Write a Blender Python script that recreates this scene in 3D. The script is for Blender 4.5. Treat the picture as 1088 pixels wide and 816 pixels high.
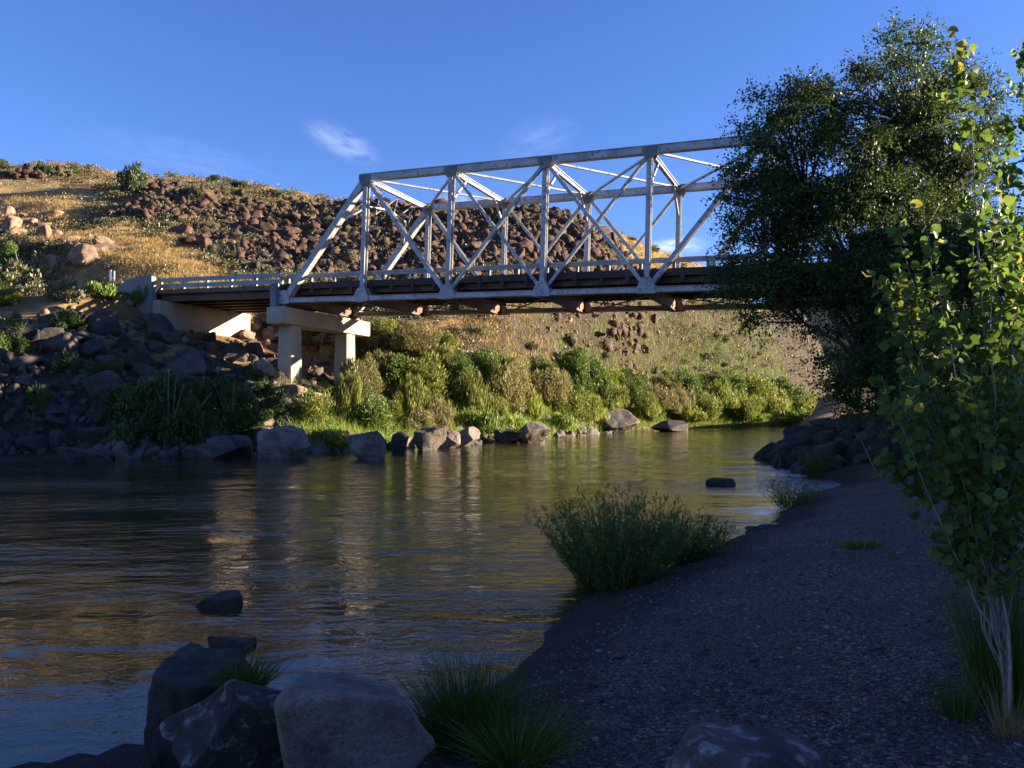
import bpy, bmesh, math, random
import numpy as np
from mathutils import Vector, Matrix, Euler
R = math.radians
random.seed(7); rng = np.random.default_rng(7)
for o in list(bpy.data.objects): bpy.data.objects.remove(o)
SC = bpy.context.scene
COL = SC.collection

# ------------------------------------------------------------------ camera, sky, sun, exposure
EYE = 2.2; F = 850.0; PITCH = math.atan(30/850)
cd = bpy.data.cameras.new('camera'); cam = bpy.data.objects.new('camera', cd); COL.objects.link(cam)
cam.location = (0, 0, EYE); cam.rotation_euler = (math.pi/2+PITCH, 0, 0)
cd.sensor_width = 36; cd.lens = 36*F/1088; cd.clip_end = 5000; cd.clip_start = 0.05
SC.camera = cam
SUN_EL, SUN_PHI = 12.5, -7.0            # elevation; degrees behind the +X axis
cp, sp_ = math.cos(R(SUN_PHI)), math.sin(R(SUN_PHI))
sl = bpy.data.lights.new('sun', 'SUN'); sun = bpy.data.objects.new('sun', sl); COL.objects.link(sun)
sl.energy = 5.0; sl.angle = R(0.5); sl.color = (1.0, 0.84, 0.62)
sdir = Vector((cp*math.cos(R(SUN_EL)), -sp_*math.cos(R(SUN_EL)), math.sin(R(SUN_EL))))
sun.rotation_euler = sdir.to_track_quat('Z', 'Y').to_euler(); sun.location = (40, -30, 60)
W = bpy.data.worlds.new('World'); SC.world = W; W.use_nodes = True
wn, wl = W.node_tree.nodes, W.node_tree.links
bg = wn['Background']; sky = wn.new('ShaderNodeTexSky'); sky.sky_type = 'NISHITA'; sky.sun_disc = False
sky.sun_elevation = R(SUN_EL); sky.sun_rotation = R(90+SUN_PHI); sky.altitude = 1800; sky.air_density = 1.0
sky.dust_density = 0.3; sky.ozone_density = 3.0
hs = wn.new('ShaderNodeHueSaturation'); hs.inputs['Saturation'].default_value = 1.08; hs.inputs['Value'].default_value = 1.0
tintn = wn.new('ShaderNodeMix'); tintn.data_type = 'RGBA'; tintn.blend_type = 'MULTIPLY'; tintn.inputs[0].default_value = 1; tintn.inputs[7].default_value = (1.0, .94, 1.22, 1)
wl.new(sky.outputs[0], tintn.inputs[6]); wl.new(tintn.outputs[2], hs.inputs['Color'])
# wispy clouds: noise in sky direction, kept to a few patches of the sky
tc = wn.new('ShaderNodeTexCoord')
def skydir(px, py):
    v = Vector(((px-544)/F, 1, 0)); r = (408-py)/F
    c, s = math.cos(PITCH), math.sin(PITCH)
    return Vector(((px-544)/F, c-r*s, s+r*c)).normalized()
def mth(op, a, b=None, clamp=False):
    n = wn.new('ShaderNodeMath'); n.operation = op; n.use_clamp = clamp
    for i, v in enumerate((a, b)):
        if v is None: continue
        if isinstance(v, (int, float)): n.inputs[i].default_value = v
        else: wl.new(v, n.inputs[i])
    return n.outputs[0]
def vdot(v):
    n = wn.new('ShaderNodeVectorMath'); n.operation = 'DOT_PRODUCT'; wl.new(tc.outputs['Generated'], n.inputs[0]); n.inputs[1].default_value = v; return n.outputs['Value']
fac = None
# centre, end of the streak, half length, half width (radians), strength
for px, py, qx, qy, ra, rb, amp in ((364, 152, 400, 170, .055, .022, .15), (572, 148, 600, 140, .06, .03, .06), (500, 228, 530, 240, .05, .03, .5), (716, 262, 740, 260, .045, .014, .45), (810, 330, 860, 332, .12, .02, .35), (190, 168, 240, 178, .14, .03, .04)):
    d = skydir(px, py); e1 = (skydir(qx, qy)-d); e1 = (e1-d*e1.dot(d)).normalized(); e2 = d.cross(e1)
    a, b = vdot(e1), vdot(e2)
    cx = wn.new('ShaderNodeCombineXYZ'); wl.new(mth('MULTIPLY', a, 26), cx.inputs[0]); wl.new(mth('MULTIPLY', b, 85), cx.inputs[1]); cx.inputs[2].default_value = px*.1
    nz = wn.new('ShaderNodeTexNoise'); nz.inputs['Scale'].default_value = 1.0; nz.inputs['Detail'].default_value = 7; nz.inputs['Roughness'].default_value = .62; nz.inputs['Distortion'].default_value = .8
    wl.new(cx.outputs[0], nz.inputs['Vector'])
    ma = mth('POWER', mth('DIVIDE', a, ra), 2); mb_ = mth('POWER', mth('DIVIDE', b, rb), 2)
    q = mth('POWER', mth('SUBTRACT', 1.0, mth('ADD', ma, mb_), True), 1.7); front = mth('GREATER_THAN', vdot(d), 0.0)
    q = mth('MULTIPLY', mth('MULTIPLY', q, mth('MULTIPLY', mth('SUBTRACT', nz.outputs['Fac'], .33), 2.4, True)), mth('MULTIPLY', front, amp))
    fac = q if fac is None else mth('ADD', fac, q, True)
mix = wn.new('ShaderNodeMix'); mix.data_type = 'RGBA'
wl.new(fac, mix.inputs[0]); wl.new(hs.outputs[0], mix.inputs[6]); mix.inputs[7].default_value = (10.5, 10.8, 12, 1)
wl.new(mix.outputs[2], bg.inputs[0]); bg.inputs[1].default_value = 0.053
SC.view_settings.view_transform = 'Standard'; SC.view_settings.look = 'None'
SC.view_settings.gamma = 1.0; SC.view_settings.use_curve_mapping = False
SC.view_settings.exposure = 2.2
SC.cycles.max_bounces = 6; SC.cycles.transparent_max_bounces = 4

# ------------------------------------------------------------------ helpers
def at(px, py, Y):
    "world point at depth Y seen at a pixel of the 1088x816 photograph"
    r = (408-py)/F; c, s = math.cos(PITCH), math.sin(PITCH)
    z = Y*(r*c+s)/(c-r*s)
    return ((px-544)/F*(Y*c+z*s), Y, EYE+z)
def _h(ix, iy, iz, seed):
    n = (ix.astype(np.int64)*374761393 + iy.astype(np.int64)*668265263 + iz.astype(np.int64)*2147483647 + seed*1274126177) & 0xffffffff
    n = ((n ^ (n >> 13))*1274126177) & 0xffffffff
    n = ((n ^ (n >> 16))*2246822519) & 0xffffffff
    return ((n ^ (n >> 15)) & 0xffff)/32767.5-1
def vnoise(x, y, z=None, seed=0):
    x = np.asarray(x, float); y = np.asarray(y, float); z = np.zeros_like(x) if z is None else np.asarray(z, float)
    ix, iy, iz = np.floor(x), np.floor(y), np.floor(z); fx, fy, fz = x-ix, y-iy, z-iz
    ux, uy, uz = [f*f*f*(f*(f*6-15)+10) for f in (fx, fy, fz)]
    out = 0
    for dz in (0, 1):
        wz = uz if dz else 1-uz
        if dz and not fz.any(): continue
        for dy in (0, 1):
            wy = uy if dy else 1-uy
            for dx in (0, 1):
                wx = ux if dx else 1-ux
                out = out+_h(ix+dx, iy+dy, iz+dz, seed)*wx*wy*wz
    return out
def fbm(x, y, z=None, octv=4, seed=0, gain=.5):
    a, f, t = 1., 1., 0.
    for k in range(octv):
        t = t+a*vnoise(np.asarray(x)*f+k*17.3, np.asarray(y)*f-k*9.1, None if z is None else np.asarray(z)*f+k*5.7, seed+k); a *= gain; f *= 2.03
    return t
def sstep(a, b, x):
    t = np.clip((x-a)/(b-a), 0, 1); return t*t*(3-2*t)
def link(o, parent=None):
    COL.objects.link(o)
    if parent is not None: o.parent = parent
    return o
def mesh_np(name, V, Fs, mat, smooth=False, tint=None, extra=None):
    "V (n,3); Fs list of (m,k) index arrays"
    me = bpy.data.meshes.new(name); V = np.asarray(V, np.float32)
    Fs = [np.asarray(f, np.int32) for f in Fs if len(f)]
    me.vertices.add(len(V)); me.vertices.foreach_set('co', V.ravel())
    nl = sum(f.size for f in Fs); npoly = sum(len(f) for f in Fs)
    me.loops.add(nl); me.polygons.add(npoly)
    me.loops.foreach_set('vertex_index', np.concatenate([f.ravel() for f in Fs]))
    tot = np.concatenate([np.full(len(f), f.shape[1], np.int32) for f in Fs])
    st = np.concatenate([[0], np.cumsum(tot)[:-1]]).astype(np.int32)
    me.polygons.foreach_set('loop_start', st); me.polygons.foreach_set('loop_total', tot)
    if smooth: me.polygons.foreach_set('use_smooth', np.ones(npoly, bool))
    if tint is not None:
        a = me.attributes.new('tint', 'FLOAT', 'POINT'); a.data.foreach_set('value', np.asarray(tint, np.float32))
    for k, v in (extra or {}).items():
        a = me.attributes.new(k, 'FLOAT', 'POINT'); a.data.foreach_set('value', np.asarray(v, np.float32))
    me.update(calc_edges=True); me.validate()
    for m in (mat if isinstance(mat, (list, tuple)) else [mat]): me.materials.append(m)
    return me
def obj(name, me, parent=None):
    return link(bpy.data.objects.new(name, me), parent)
def tag(o, label=None, cat=None, group=None, kind=None):
    if label: o['label'] = label
    if cat: o['category'] = cat
    if group: o['group'] = group
    if kind: o['kind'] = kind
    return o
def empty(name, loc=(0, 0, 0), rz=0):
    o = link(bpy.data.objects.new(name, None)); o.location = loc; o.rotation_euler = (0, 0, rz); o.empty_display_size = .3
    return o
def copy_tree(o, parent=None):
    c = o.copy(); link(c, parent)
    for ch in list(o.children): copy_tree(ch, c)
    return c
class MB:
    "collects solids into one mesh"
    def __init__(s): s.v = []; s.f = []; s.n = 0
    def add(s, V, Q):
        s.v += [tuple(p) for p in V]; s.f += [tuple(i+s.n for i in q) for q in Q]; s.n += len(V)
    def beam(s, p, q, w, h, up=(0, 0, 1), cx=0, ch=0, w2=None, h2=None):
        p, q, up = Vector(p), Vector(q), Vector(up); d = (q-p).normalized()
        a = d.cross(up)
        if a.length < 1e-4: a = d.cross(Vector((1, 0, 0)))
        a.normalize(); b = a.cross(d).normalized()
        V = []
        for e, ww, hh in ((p, w, h), (q, w2 or w, h2 or h)):
            for i, j in ((-1, -1), (1, -1), (1, 1), (-1, 1)): V.append(e+a*(cx+i*ww/2)+b*(ch+j*hh/2))
        s.add(V, [(3, 2, 1, 0), (4, 5, 6, 7), (0, 1, 5, 4), (1, 2, 6, 5), (2, 3, 7, 6), (3, 0, 4, 7)])
        return s
    def hexa(s, V): s.add(V, [(3, 2, 1, 0), (4, 5, 6, 7), (0, 1, 5, 4), (1, 2, 6, 5), (2, 3, 7, 6), (3, 0, 4, 7)]); return s
    def tube(s, pts, rad, n=7):
        pts = [Vector(p) for p in pts]; V = []; Q = []
        a = None
        for i, p in enumerate(pts):
            d = (pts[min(i+1, len(pts)-1)]-pts[max(i-1, 0)]).normalized()
            if a is None: a = d.orthogonal().normalized()
            a = (a-d*a.dot(d)).normalized(); b = d.cross(a)
            for k in range(n):
                t = 2*math.pi*k/n; V.append(p+(a*math.cos(t)+b*math.sin(t))*rad[i])
        for i in range(len(pts)-1):
            for k in range(n):
                k2 = (k+1) % n; Q.append((i*n+k, i*n+k2, (i+1)*n+k2, (i+1)*n+k))
        Q.append(tuple(range(n-1, -1, -1))); Q.append(tuple((len(pts)-1)*n+k for k in range(n)))
        s.add(V, Q); return s
    def mesh(s, name, mat, bevel=0, smooth=False):
        me = bpy.data.meshes.new(name); me.from_pydata([tuple(v) for v in s.v], [], s.f); me.update(); me.materials.append(mat)
        if bevel:
            bm = bmesh.new(); bm.from_mesh(me)
            bmesh.ops.bevel(bm, geom=list(bm.edges), offset=bevel, segments=1, affect='EDGES', clamp_overlap=True)
            bm.to_mesh(me); bm.free()
        if smooth: me.polygons.foreach_set('use_smooth', [True]*len(me.polygons))
        return me
    def build(s, name, mat, parent=None, **k): return obj(name, s.mesh(name, mat, **k), parent)

# ------------------------------------------------------------------ materials
def newmat(name):
    m = bpy.data.materials.new(name); m.use_nodes = True
    nt = m.node_tree; return m, nt.nodes, nt.links, nt.nodes['Principled BSDF']
def ramp(n, cols):
    r = n.new('ShaderNodeValToRGB'); e = r.color_ramp.elements
    while len(e) < len(cols): e.new(.5)
    for i, (p, c) in enumerate(cols): e[i].position = p; e[i].color = (*c, 1)
    return r
def noise(n, l, vec, scale, detail=5, rough=.55, dist=0):
    t = n.new('ShaderNodeTexNoise'); t.inputs['Scale'].default_value = scale; t.inputs['Detail'].default_value = detail
    t.inputs['Roughness'].default_value = rough; t.inputs['Distortion'].default_value = dist
    if vec: l.new(vec, t.inputs['Vector'])
    return t
def mixc(n, l, fac, a, b, mode='MIX'):
    m = n.new('ShaderNodeMix'); m.data_type = 'RGBA'; m.blend_type = mode
    for i, v in ((0, fac), (6, a), (7, b)):
        if isinstance(v, (int, float)): m.inputs[i].default_value = v
        elif isinstance(v, tuple): m.inputs[i].default_value = (*v, 1)
        else: l.new(v, m.inputs[i])
    return m.outputs[2]
def bump(n, l, h, strength, dist, normal=None):
    b = n.new('ShaderNodeBump'); b.inputs['Strength'].default_value = strength; b.inputs['Distance'].default_value = dist
    l.new(h, b.inputs['Height'])
    if normal: l.new(normal, b.inputs['Normal'])
    return b.outputs['Normal']
def vec_random(n, l):
    tc = n.new('ShaderNodeTexCoord'); oi = n.new('ShaderNodeObjectInfo')
    a = n.new('ShaderNodeVectorMath'); a.operation = 'MULTIPLY_ADD'
    l.new(oi.outputs['Random'], a.inputs[0]); a.inputs[1].default_value = (37, 53, 71); l.new(tc.outputs['Object'], a.inputs[2])
    return a.outputs[0], oi.outputs['Random']
def rockmat(name, c1, c2, c3, scale=2.5, bmp=.06, lichen=None, rough=.85, wet=False):
    m, n, l, b = newmat(name); v, rnd = vec_random(n, l)
    n1 = noise(n, l, v, scale, 8, .62); n2 = noise(n, l, v, scale*7, 5, .7)
    r = ramp(n, [(.3, c1), (.5, c2), (.72, c3)]); l.new(n1.outputs['Fac'], r.inputs[0])
    rr = ramp(n, [(.3, (.45, .45, .45)), (.7, (1.2, 1.2, 1.2))]); l.new(n2.outputs['Fac'], rr.inputs[0])
    c = mixc(n, l, .8, r.outputs[0], rr.outputs[0], 'MULTIPLY')
    n5 = noise(n, l, v, scale*30, 4, .75); r5 = ramp(n, [(.32, (.5, .5, .5)), (.5, (1, 1, 1)), (.7, (1.6, 1.55, 1.5))]); l.new(n5.outputs['Fac'], r5.inputs[0]); c = mixc(n, l, .75, c, r5.outputs[0], 'MULTIPLY')
    mr = n.new('ShaderNodeMapRange'); l.new(rnd, mr.inputs[0]); mr.inputs[3].default_value = .65; mr.inputs[4].default_value = 1.3
    hsv = n.new('ShaderNodeHueSaturation'); l.new(c, hsv.inputs['Color']); l.new(mr.outputs[0], hsv.inputs['Value']); c = hsv.outputs[0]
    if lichen:
        n3 = noise(n, l, v, lichen[0], 6, .68, .4); q = ramp(n, [(lichen[1], (0, 0, 0)), (lichen[1]+.13, (.8, .8, .8))]); l.new(n3.outputs['Fac'], q.inputs[0])
        c = mixc(n, l, q.outputs[0], c, lichen[2])
    l.new(c, b.inputs['Base Color']); b.inputs['Roughness'].default_value = rough
    vo = n.new('ShaderNodeTexVoronoi'); vo.inputs['Scale'].default_value = scale*2.2; vo.feature = 'DISTANCE_TO_EDGE'; l.new(v, vo.inputs['Vector'])
    nb = bump(n, l, n1.outputs['Fac'], .9, bmp); nb = bump(n, l, n2.outputs['Fac'], .9, bmp*.5, nb); nb = bump(n, l, n5.outputs['Fac'], .8, bmp*.1, nb)
    l.new(nb, b.inputs['Normal']); return m
def leafmat(name, cols, trans=.35, rnd_amt=.25, rough=.5):
    m, n, l, b = newmat(name)
    a = n.new('ShaderNodeAttribute'); a.attribute_name = 'tint'
    r = ramp(n, cols); l.new(a.outputs['Fac'], r.inputs[0])
    oi = n.new('ShaderNodeObjectInfo'); mr = n.new('ShaderNodeMapRange'); l.new(oi.outputs['Random'], mr.inputs[0])
    mr.inputs[3].default_value = 1-rnd_amt; mr.inputs[4].default_value = 1+rnd_amt
    hsv = n.new('ShaderNodeHueSaturation'); l.new(r.outputs[0], hsv.inputs['Color']); l.new(mr.outputs[0], hsv.inputs['Value'])
    l.new(hsv.outputs[0], b.inputs['Base Color']); b.inputs['Roughness'].default_value = rough
    b.inputs['Specular IOR Level'].default_value = .3
    t = n.new('ShaderNodeBsdfTranslucent'); l.new(hsv.outputs[0], t.inputs[0])
    ms = n.new('ShaderNodeMixShader'); ms.inputs[0].default_value = trans
    l.new(b.outputs[0], ms.inputs[1]); l.new(t.outputs[0], ms.inputs[2]); l.new(ms.outputs[0], n['Material Output'].inputs[0])
    return m
M = {}
M['talus'] = rockmat('rust_brown_basalt', (.026, .013, .008), (.072, .033, .019), (.15, .070, .040), 1.3, .12)
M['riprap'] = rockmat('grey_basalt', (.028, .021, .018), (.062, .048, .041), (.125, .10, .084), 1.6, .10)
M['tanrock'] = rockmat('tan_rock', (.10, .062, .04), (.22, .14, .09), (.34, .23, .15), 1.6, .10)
M['shorerock'] = rockmat('river_rock', (.07, .055, .045), (.17, .135, .11), (.28, .23, .19), 1.5, .08)
M['boulder_dark'] = rockmat('dark_boulder', (.017, .012, .010), (.036, .027, .022), (.085, .066, .054), 3.5, .04)
M['boulder_lichen'] = rockmat('lichen_boulder', (.034, .025, .020), (.078, .059, .047), (.15, .118, .095), 4.5, .05, (9, .53, (.40, .37, .33)))
M['boulder_pale'] = rockmat('pale_boulder', (.085, .062, .048), (.165, .126, .098), (.25, .20, .158), 3.0, .05)
M['willow'] = leafmat('willow_leaf', [(0, (.050, .085, .014)), (.5, (.10, .155, .024)), (1, (.17, .22, .045))])
M['yellow'] = leafmat('yellow_green_leaf', [(0, (.09, .11, .016)), (.5, (.19, .21, .030)), (1, (.29, .29, .06))])
M['olive'] = leafmat('olive_leaf', [(0, (.10, .09, .030)), (.5, (.19, .17, .056)), (1, (.29, .25, .10))])
M['lime'] = leafmat('lime_grass', [(0, (.08, .13, .018)), (.5, (.19, .26, .034)), (1, (.31, .35, .08))])
M['sage'] = leafmat('sage_leaf', [(0, (.06, .06, .028)), (.5, (.15, .145, .070)), (1, (.26, .24, .125))], .15)
M['juniper'] = leafmat('juniper_leaf', [(0, (.028, .040, .014)), (.5, (.055, .072, .024)), (1, (.095, .11, .042))], .12)
M['shade_shrub'] = leafmat('shrub_leaf', [(0, (.028, .050, .012)), (.5, (.06, .10, .02)), (1, (.12, .17, .04))])
M['elm'] = leafmat('elm_leaf', [(0, (.025, .045, .009)), (.5, (.055, .09, .016)), (1, (.11, .15, .03))], .38)
M['elm_light'] = leafmat('poplar_leaf', [(0, (.06, .085, .012)), (.5, (.12, .15, .02)), (1, (.19, .20, .035))], .4)
M['aspen'] = leafmat('aspen_leaf', [(0, (.085, .14, .018)), (.6, (.135, .225, .034)), (.9, (.25, .31, .045)), (1, (.46, .36, .05))], .45)
M['grassblade'] = leafmat('grass_blade', [(0, (.04, .075, .008)), (.6, (.085, .14, .016)), (1, (.19, .22, .05))], .3)
M['drygrass'] = leafmat('dry_grass', [(0, (.25, .155, .055)), (.5, (.42, .28, .10)), (1, (.56, .40, .17))], .3)
M['sedge'] = leafmat('willow_wand', [(0, (.042, .072, .012)), (.6, (.09, .14, .024)), (1, (.19, .22, .055))], .3)
def barkmat(name, c1, c2, scale=(12, 12, 3)):
    m, n, l, b = newmat(name); tcn = n.new('ShaderNodeTexCoord'); mp = n.new('ShaderNodeMapping'); l.new(tcn.outputs['Object'], mp.inputs[0])
    mp.inputs['Scale'].default_value = scale; nn = noise(n, l, mp.outputs[0], 1.0, 8, .7)
    r = ramp(n, [(.35, c1), (.65, c2)]); l.new(nn.outputs['Fac'], r.inputs[0]); l.new(r.outputs[0], b.inputs['Base Color'])
    b.inputs['Roughness'].default_value = .9; l.new(bump(n, l, nn.outputs['Fac'], .8, .03), b.inputs['Normal']); return m
M['bark'] = barkmat('dark_bark', (.022, .017, .013), (.065, .052, .042))
M['palebark'] = barkmat('pale_bark', (.16, .14, .11), (.36, .33, .27), (30, 30, 12))
M['twig'] = barkmat('grey_twig', (.12, .095, .065), (.25, .21, .15), (20, 20, 20))
def paintmat(name, base, dark, rust, wear=.62, rough=.5, scale=.9, metal=0.0):
    m, n, l, b = newmat(name); tcn = n.new('ShaderNodeTexCoord')
    n1 = noise(n, l, tcn.outputs['Object'], scale, 8, .65); n2 = noise(n, l, tcn.outputs['Object'], scale*6, 6, .7)
    r = ramp(n, [(.35, dark), (.6, base)]); l.new(n1.outputs['Fac'], r.inputs[0])
    q = ramp(n, [(wear, (0, 0, 0)), (wear+.07, (1, 1, 1))]); l.new(n2.outputs['Fac'], q.inputs[0])
    l.new(mixc(n, l, q.outputs[0], r.outputs[0], rust), b.inputs['Base Color']); b.inputs['Roughness'].default_value = rough
    b.inputs['Metallic'].default_value = metal
    l.new(bump(n, l, n2.outputs['Fac'], .25, .01), b.inputs['Normal']); return m
M['silver'] = paintmat('silver_paint', (.43, .42, .42), (.25, .245, .245), (.10, .068, .05), .555, .42)
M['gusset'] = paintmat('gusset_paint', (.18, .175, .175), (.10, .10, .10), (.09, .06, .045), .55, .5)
M['rail'] = paintmat('galvanised_rail', (.29, .285, .285), (.18, .175, .175), (.12, .085, .06), .58, .38, 1.4)
M['rustbeam'] = paintmat('weathered_steel', (.15, .080, .048), (.085, .047, .030), (.03, .022, .018), .55, .7)
M['concrete'] = paintmat('cast_concrete', (.40, .325, .23), (.31, .25, .18), (.19, .15, .105), .64, .85, .7)
M['greyconcrete'] = paintmat('grey_concrete', (.20, .196, .196), (.15, .147, .147), (.20, .19, .18), .62, .85, .7)
M['timber'] = paintmat('dark_timber', (.060, .042, .032), (.035, .026, .021), (.02, .016, .013), .55, .8)
M['white'] = paintmat('white_paint', (.75, .75, .74), (.62, .62, .60), (.4, .38, .34), .66, .5, 3)
M['asphalt'] = paintmat('asphalt', (.06, .058, .055), (.045, .044, .042), (.08, .075, .07), .6, .9, 3)

# ------------------------------------------------------------------ land form
B0 = Vector((-15.1, 53.0, 0)); BE = Vector((.922, -.3872, 0)).normalized(); BW = Vector((.3872, .922, 0)).normalized()
GR = .030; BZ = 9.62; PL = 6.1; TH = 7.68; TW = 8.2
NS = np.array([(-400, -60), (-120, -25), (-40, -8), (-8, 3.2), (-3.25, 4.95), (-2.3, 5.1), (-1.2, 5.3), (-.2, 6.4), (.25, 7.6), (.8, 9.3), (3.35, 13.2), (5.2, 16), (7.7, 21.5), (9.9, 24), (10.9, 29), (11.9, 36), (15.5, 45), (42, 110), (75, 150), (140, 190), (400, 260)], float)
FS = np.array([(-400, -5), (-120, 14), (-45, 29), (-23, 36), (-19.5, 37.4), (-15.2, 40), (-11.7, 44.0), (-7.5, 45.5), (-6.2, 50), (-2.8, 55.5), (3, 69), (11.7, 91), (21.5, 106), (49, 135), (85, 182), (140, 225), (400, 300)], float)
def polydist(x, y, P):
    d = np.full(x.shape, 1e9)
    for (ax, ay), (bx, by) in zip(P[:-1], P[1:]):
        dx, dy = bx-ax, by-ay; t = np.clip(((x-ax)*dx+(y-ay)*dy)/(dx*dx+dy*dy), 0, 1)
        d = np.minimum(d, np.hypot(x-ax-t*dx, y-ay-t*dy))
    return d
CP = []
def c(px, py, Y): CP.append(at(px, py, Y))
for x, y, z in ((-120, 14, 0), (-45, 29, 0), (-23, 36, 0), (-15.2, 40, 0), (-11.7, 44, 0), (-7.5, 45.5, 0), (-2.8, 55.5, 0.2), (3, 69, .2), (11.7, 91, .2), (21.5, 106, .2), (49, 135, .2), (85, 182, .2), (140, 225, .2)): CP.append((x, y, z))
for a in ((-300, 300, 78), (-300, 200, 120), (-300, 165, 160), (0, 395, 43), (0, 292, 75), (0, 240, 98), (0, 180, 140), (75, 176, 142), (75, 240, 97), (140, 184, 138), (150, 242, 97), (150, 292, 78),
          (215, 194, 132), (230, 250, 98), (240, 300, 80), (300, 205, 126), (310, 260, 100), (310, 300, 84), (302, 417, 51.3), (365, 403, 58.5), (350, 215, 122), (400, 219, 119), (400, 270, 98), (400, 322, 80), (400, 385, 60),
          (480, 229, 117), (480, 280, 98), (480, 335, 80), (480, 400, 63), (560, 230, 114), (560, 290, 98), (560, 340, 86), (560, 400, 74), (620, 239, 113), (620, 300, 102), (620, 350, 94), (620, 410, 84),
          (652, 257, 112), (670, 280, 113), (685, 305, 115), (705, 316, 118), (700, 352, 108), (700, 410, 102), (750, 322, 124), (760, 360, 118), (770, 415, 115), (800, 327, 135), (830, 370, 138), (840, 420, 134), (870, 336, 160), (900, 370, 152), (950, 345, 190), (1050, 350, 230), (1200, 350, 300)): c(*a)
for x, y, z in ((-150, 190, 55), (-60, 190, 46), (-20, 170, 30), (10, 165, 20), (35, 160, 17), (70, 215, 18), (-80, 300, 30), (60, 320, 15), (200, 300, 12), (-200, 80, 30), (-200, 300, 40), (0, 320, 20)): CP.append((x, y, z))
CP = np.array(CP)
def tps_fit(P, lam=.0015):
    X = P[:, :2]/100; n = len(X)
    d = np.hypot(X[:, None, 0]-X[None, :, 0], X[:, None, 1]-X[None, :, 1])
    K = np.where(d > 0, d*d*np.log(d+1e-12), 0)+lam*np.eye(n)
    A = np.zeros((n+3, n+3)); A[:n, :n] = K; A[:n, n] = 1; A[:n, n+1:] = X; A[n, :n] = 1; A[n+1:, :n] = X.T
    return X, np.linalg.solve(A, np.concatenate([P[:, 2], [0, 0, 0]]))
TX, TWT = tps_fit(CP)
def tps(x, y):
    x = x/100; y = y/100; out = TWT[-3]+TWT[-2]*x+TWT[-1]*y
    for (a, b), w in zip(TX, TWT[:-3]):
        d2 = (x-a)**2+(y-b)**2; out = out+w*.5*d2*np.log(d2+1e-12)
    return out
ZQ = [-200, -60, 0, 4, 8, 12, 20, 24, 28, 33, 38, 43.5, 45, 46.3, 50, 60, 80, 200]
ZR = [12.4, 12.4, 12, 12.4, 14, 16, 16, 15.5, 15.5, 17, 18, 18, 16, 7, 5, 3, 3, 3]  # unseen bluff toward the sun, crest heights shaped to shade beach and left bank
S_ABL, S_ABR = -11.4, 48.0
def bridge_coords(x, y):
    dx, dy = x-B0.x, y-B0.y
    return dx*BE.x+dy*BE.y, dx*BW.x+dy*BW.y
def H(x, y):
    "ground height"
    x = np.asarray(x, float); y = np.asarray(y, float)
    jx = 0.35*vnoise(x*.45, y*.45, seed=5)+.12*vnoise(x*1.6, y*1.6, seed=6)
    yF = np.interp(x, FS[:, 0], FS[:, 1])+jx*2; yN = np.interp(x, NS[:, 0], NS[:, 1])-jx
    dF, dN = polydist(x, y, FS)-0*jx, np.maximum(polydist(x, y, NS)+jx*.6, 0)
    r = np.hypot(x, y)
    # far side
    zt = np.clip(tps(x, y), .1, 75)
    zf = np.maximum(zt, .12*dF)
    zf = np.where(dF < 10, zf*sstep(-1, 9, dF)+.18*np.minimum(dF, 2), zf)
    amp = sstep(2, 14, dF)
    zf = zf+amp*((.75*fbm(x*.07, y*.07, octv=4, seed=11))+.3*fbm(x*.3, y*.3, octv=3, seed=12))
    # near side
    zn = .64*(1-np.exp(-dN/1.9))+.004*dN+.05*fbm(x*.8, y*.8, octv=3, seed=21)*sstep(0, 2, dN)
    t = x*cp-y*sp_; q = x*sp_+y*cp
    zn = zn+np.interp(q+1.2*fbm(t*.06, q*.1, seed=31), ZQ, ZR)*sstep(32, 61, t)+sstep(14, 30, t)*1.5  # raises the added out-of-view bluff that blocks the low sun
    # road embankments beyond both ends of the bridge
    s, w = bridge_coords(x, y); road = BZ+.95-GR*s
    off = np.maximum(np.abs(w-TW/2)-5.2, 0)
    endr = np.maximum(S_ABR+.3-s, 0); endl = np.maximum(s-S_ABL+2.0, 0)
    er = road-.74*np.hypot(off, endr*1.15)
    zn = np.maximum(zn, np.where(s > 20, er-.1, -9))
    wl_ = sstep(9, 0, off)*sstep(1.6, 0, endl)
    zf = zf*(1-wl_)+(road-.12)*wl_
    el = road-.72*np.hypot(off, endl)-.4+.35*fbm(x*.4, y*.4, octv=3, seed=41)
    zf = np.where((w < TW/2) & (s < 10), np.maximum(zf, np.minimum(el, zf+5)), zf)
    zf = np.where((s > S_ABL-.5) & (s < 3) & (off < 3), np.minimum(zf, road-2.4-.35*np.maximum(s-S_ABL, 0)), zf)
    # river bed
    zr = -.45*np.minimum(np.minimum(dF, polydist(x, y, NS)), 3)-.02
    z = np.where(y > yF, zf, np.where(y < yN, zn, zr))
    far = sstep(260, 420, r); return z*(1-far)+np.where((y > yF), 12.0, 9.0)*far*1.0
def axis(lo, hi, c0, a, n):
    t0, t1 = math.asinh((lo-c0)/a), math.asinh((hi-c0)/a); return c0+a*np.sinh(np.linspace(t0, t1, n))
GX = axis(-700, 700, 1.5, 5.0, 620); GY = axis(-420, 900, 7, 6.0, 620)
_gx, _gy = np.meshgrid(GX, GY); GZ = H(_gx.ravel(), _gy.ravel()).reshape(_gx.shape)
H_exact = H
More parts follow.
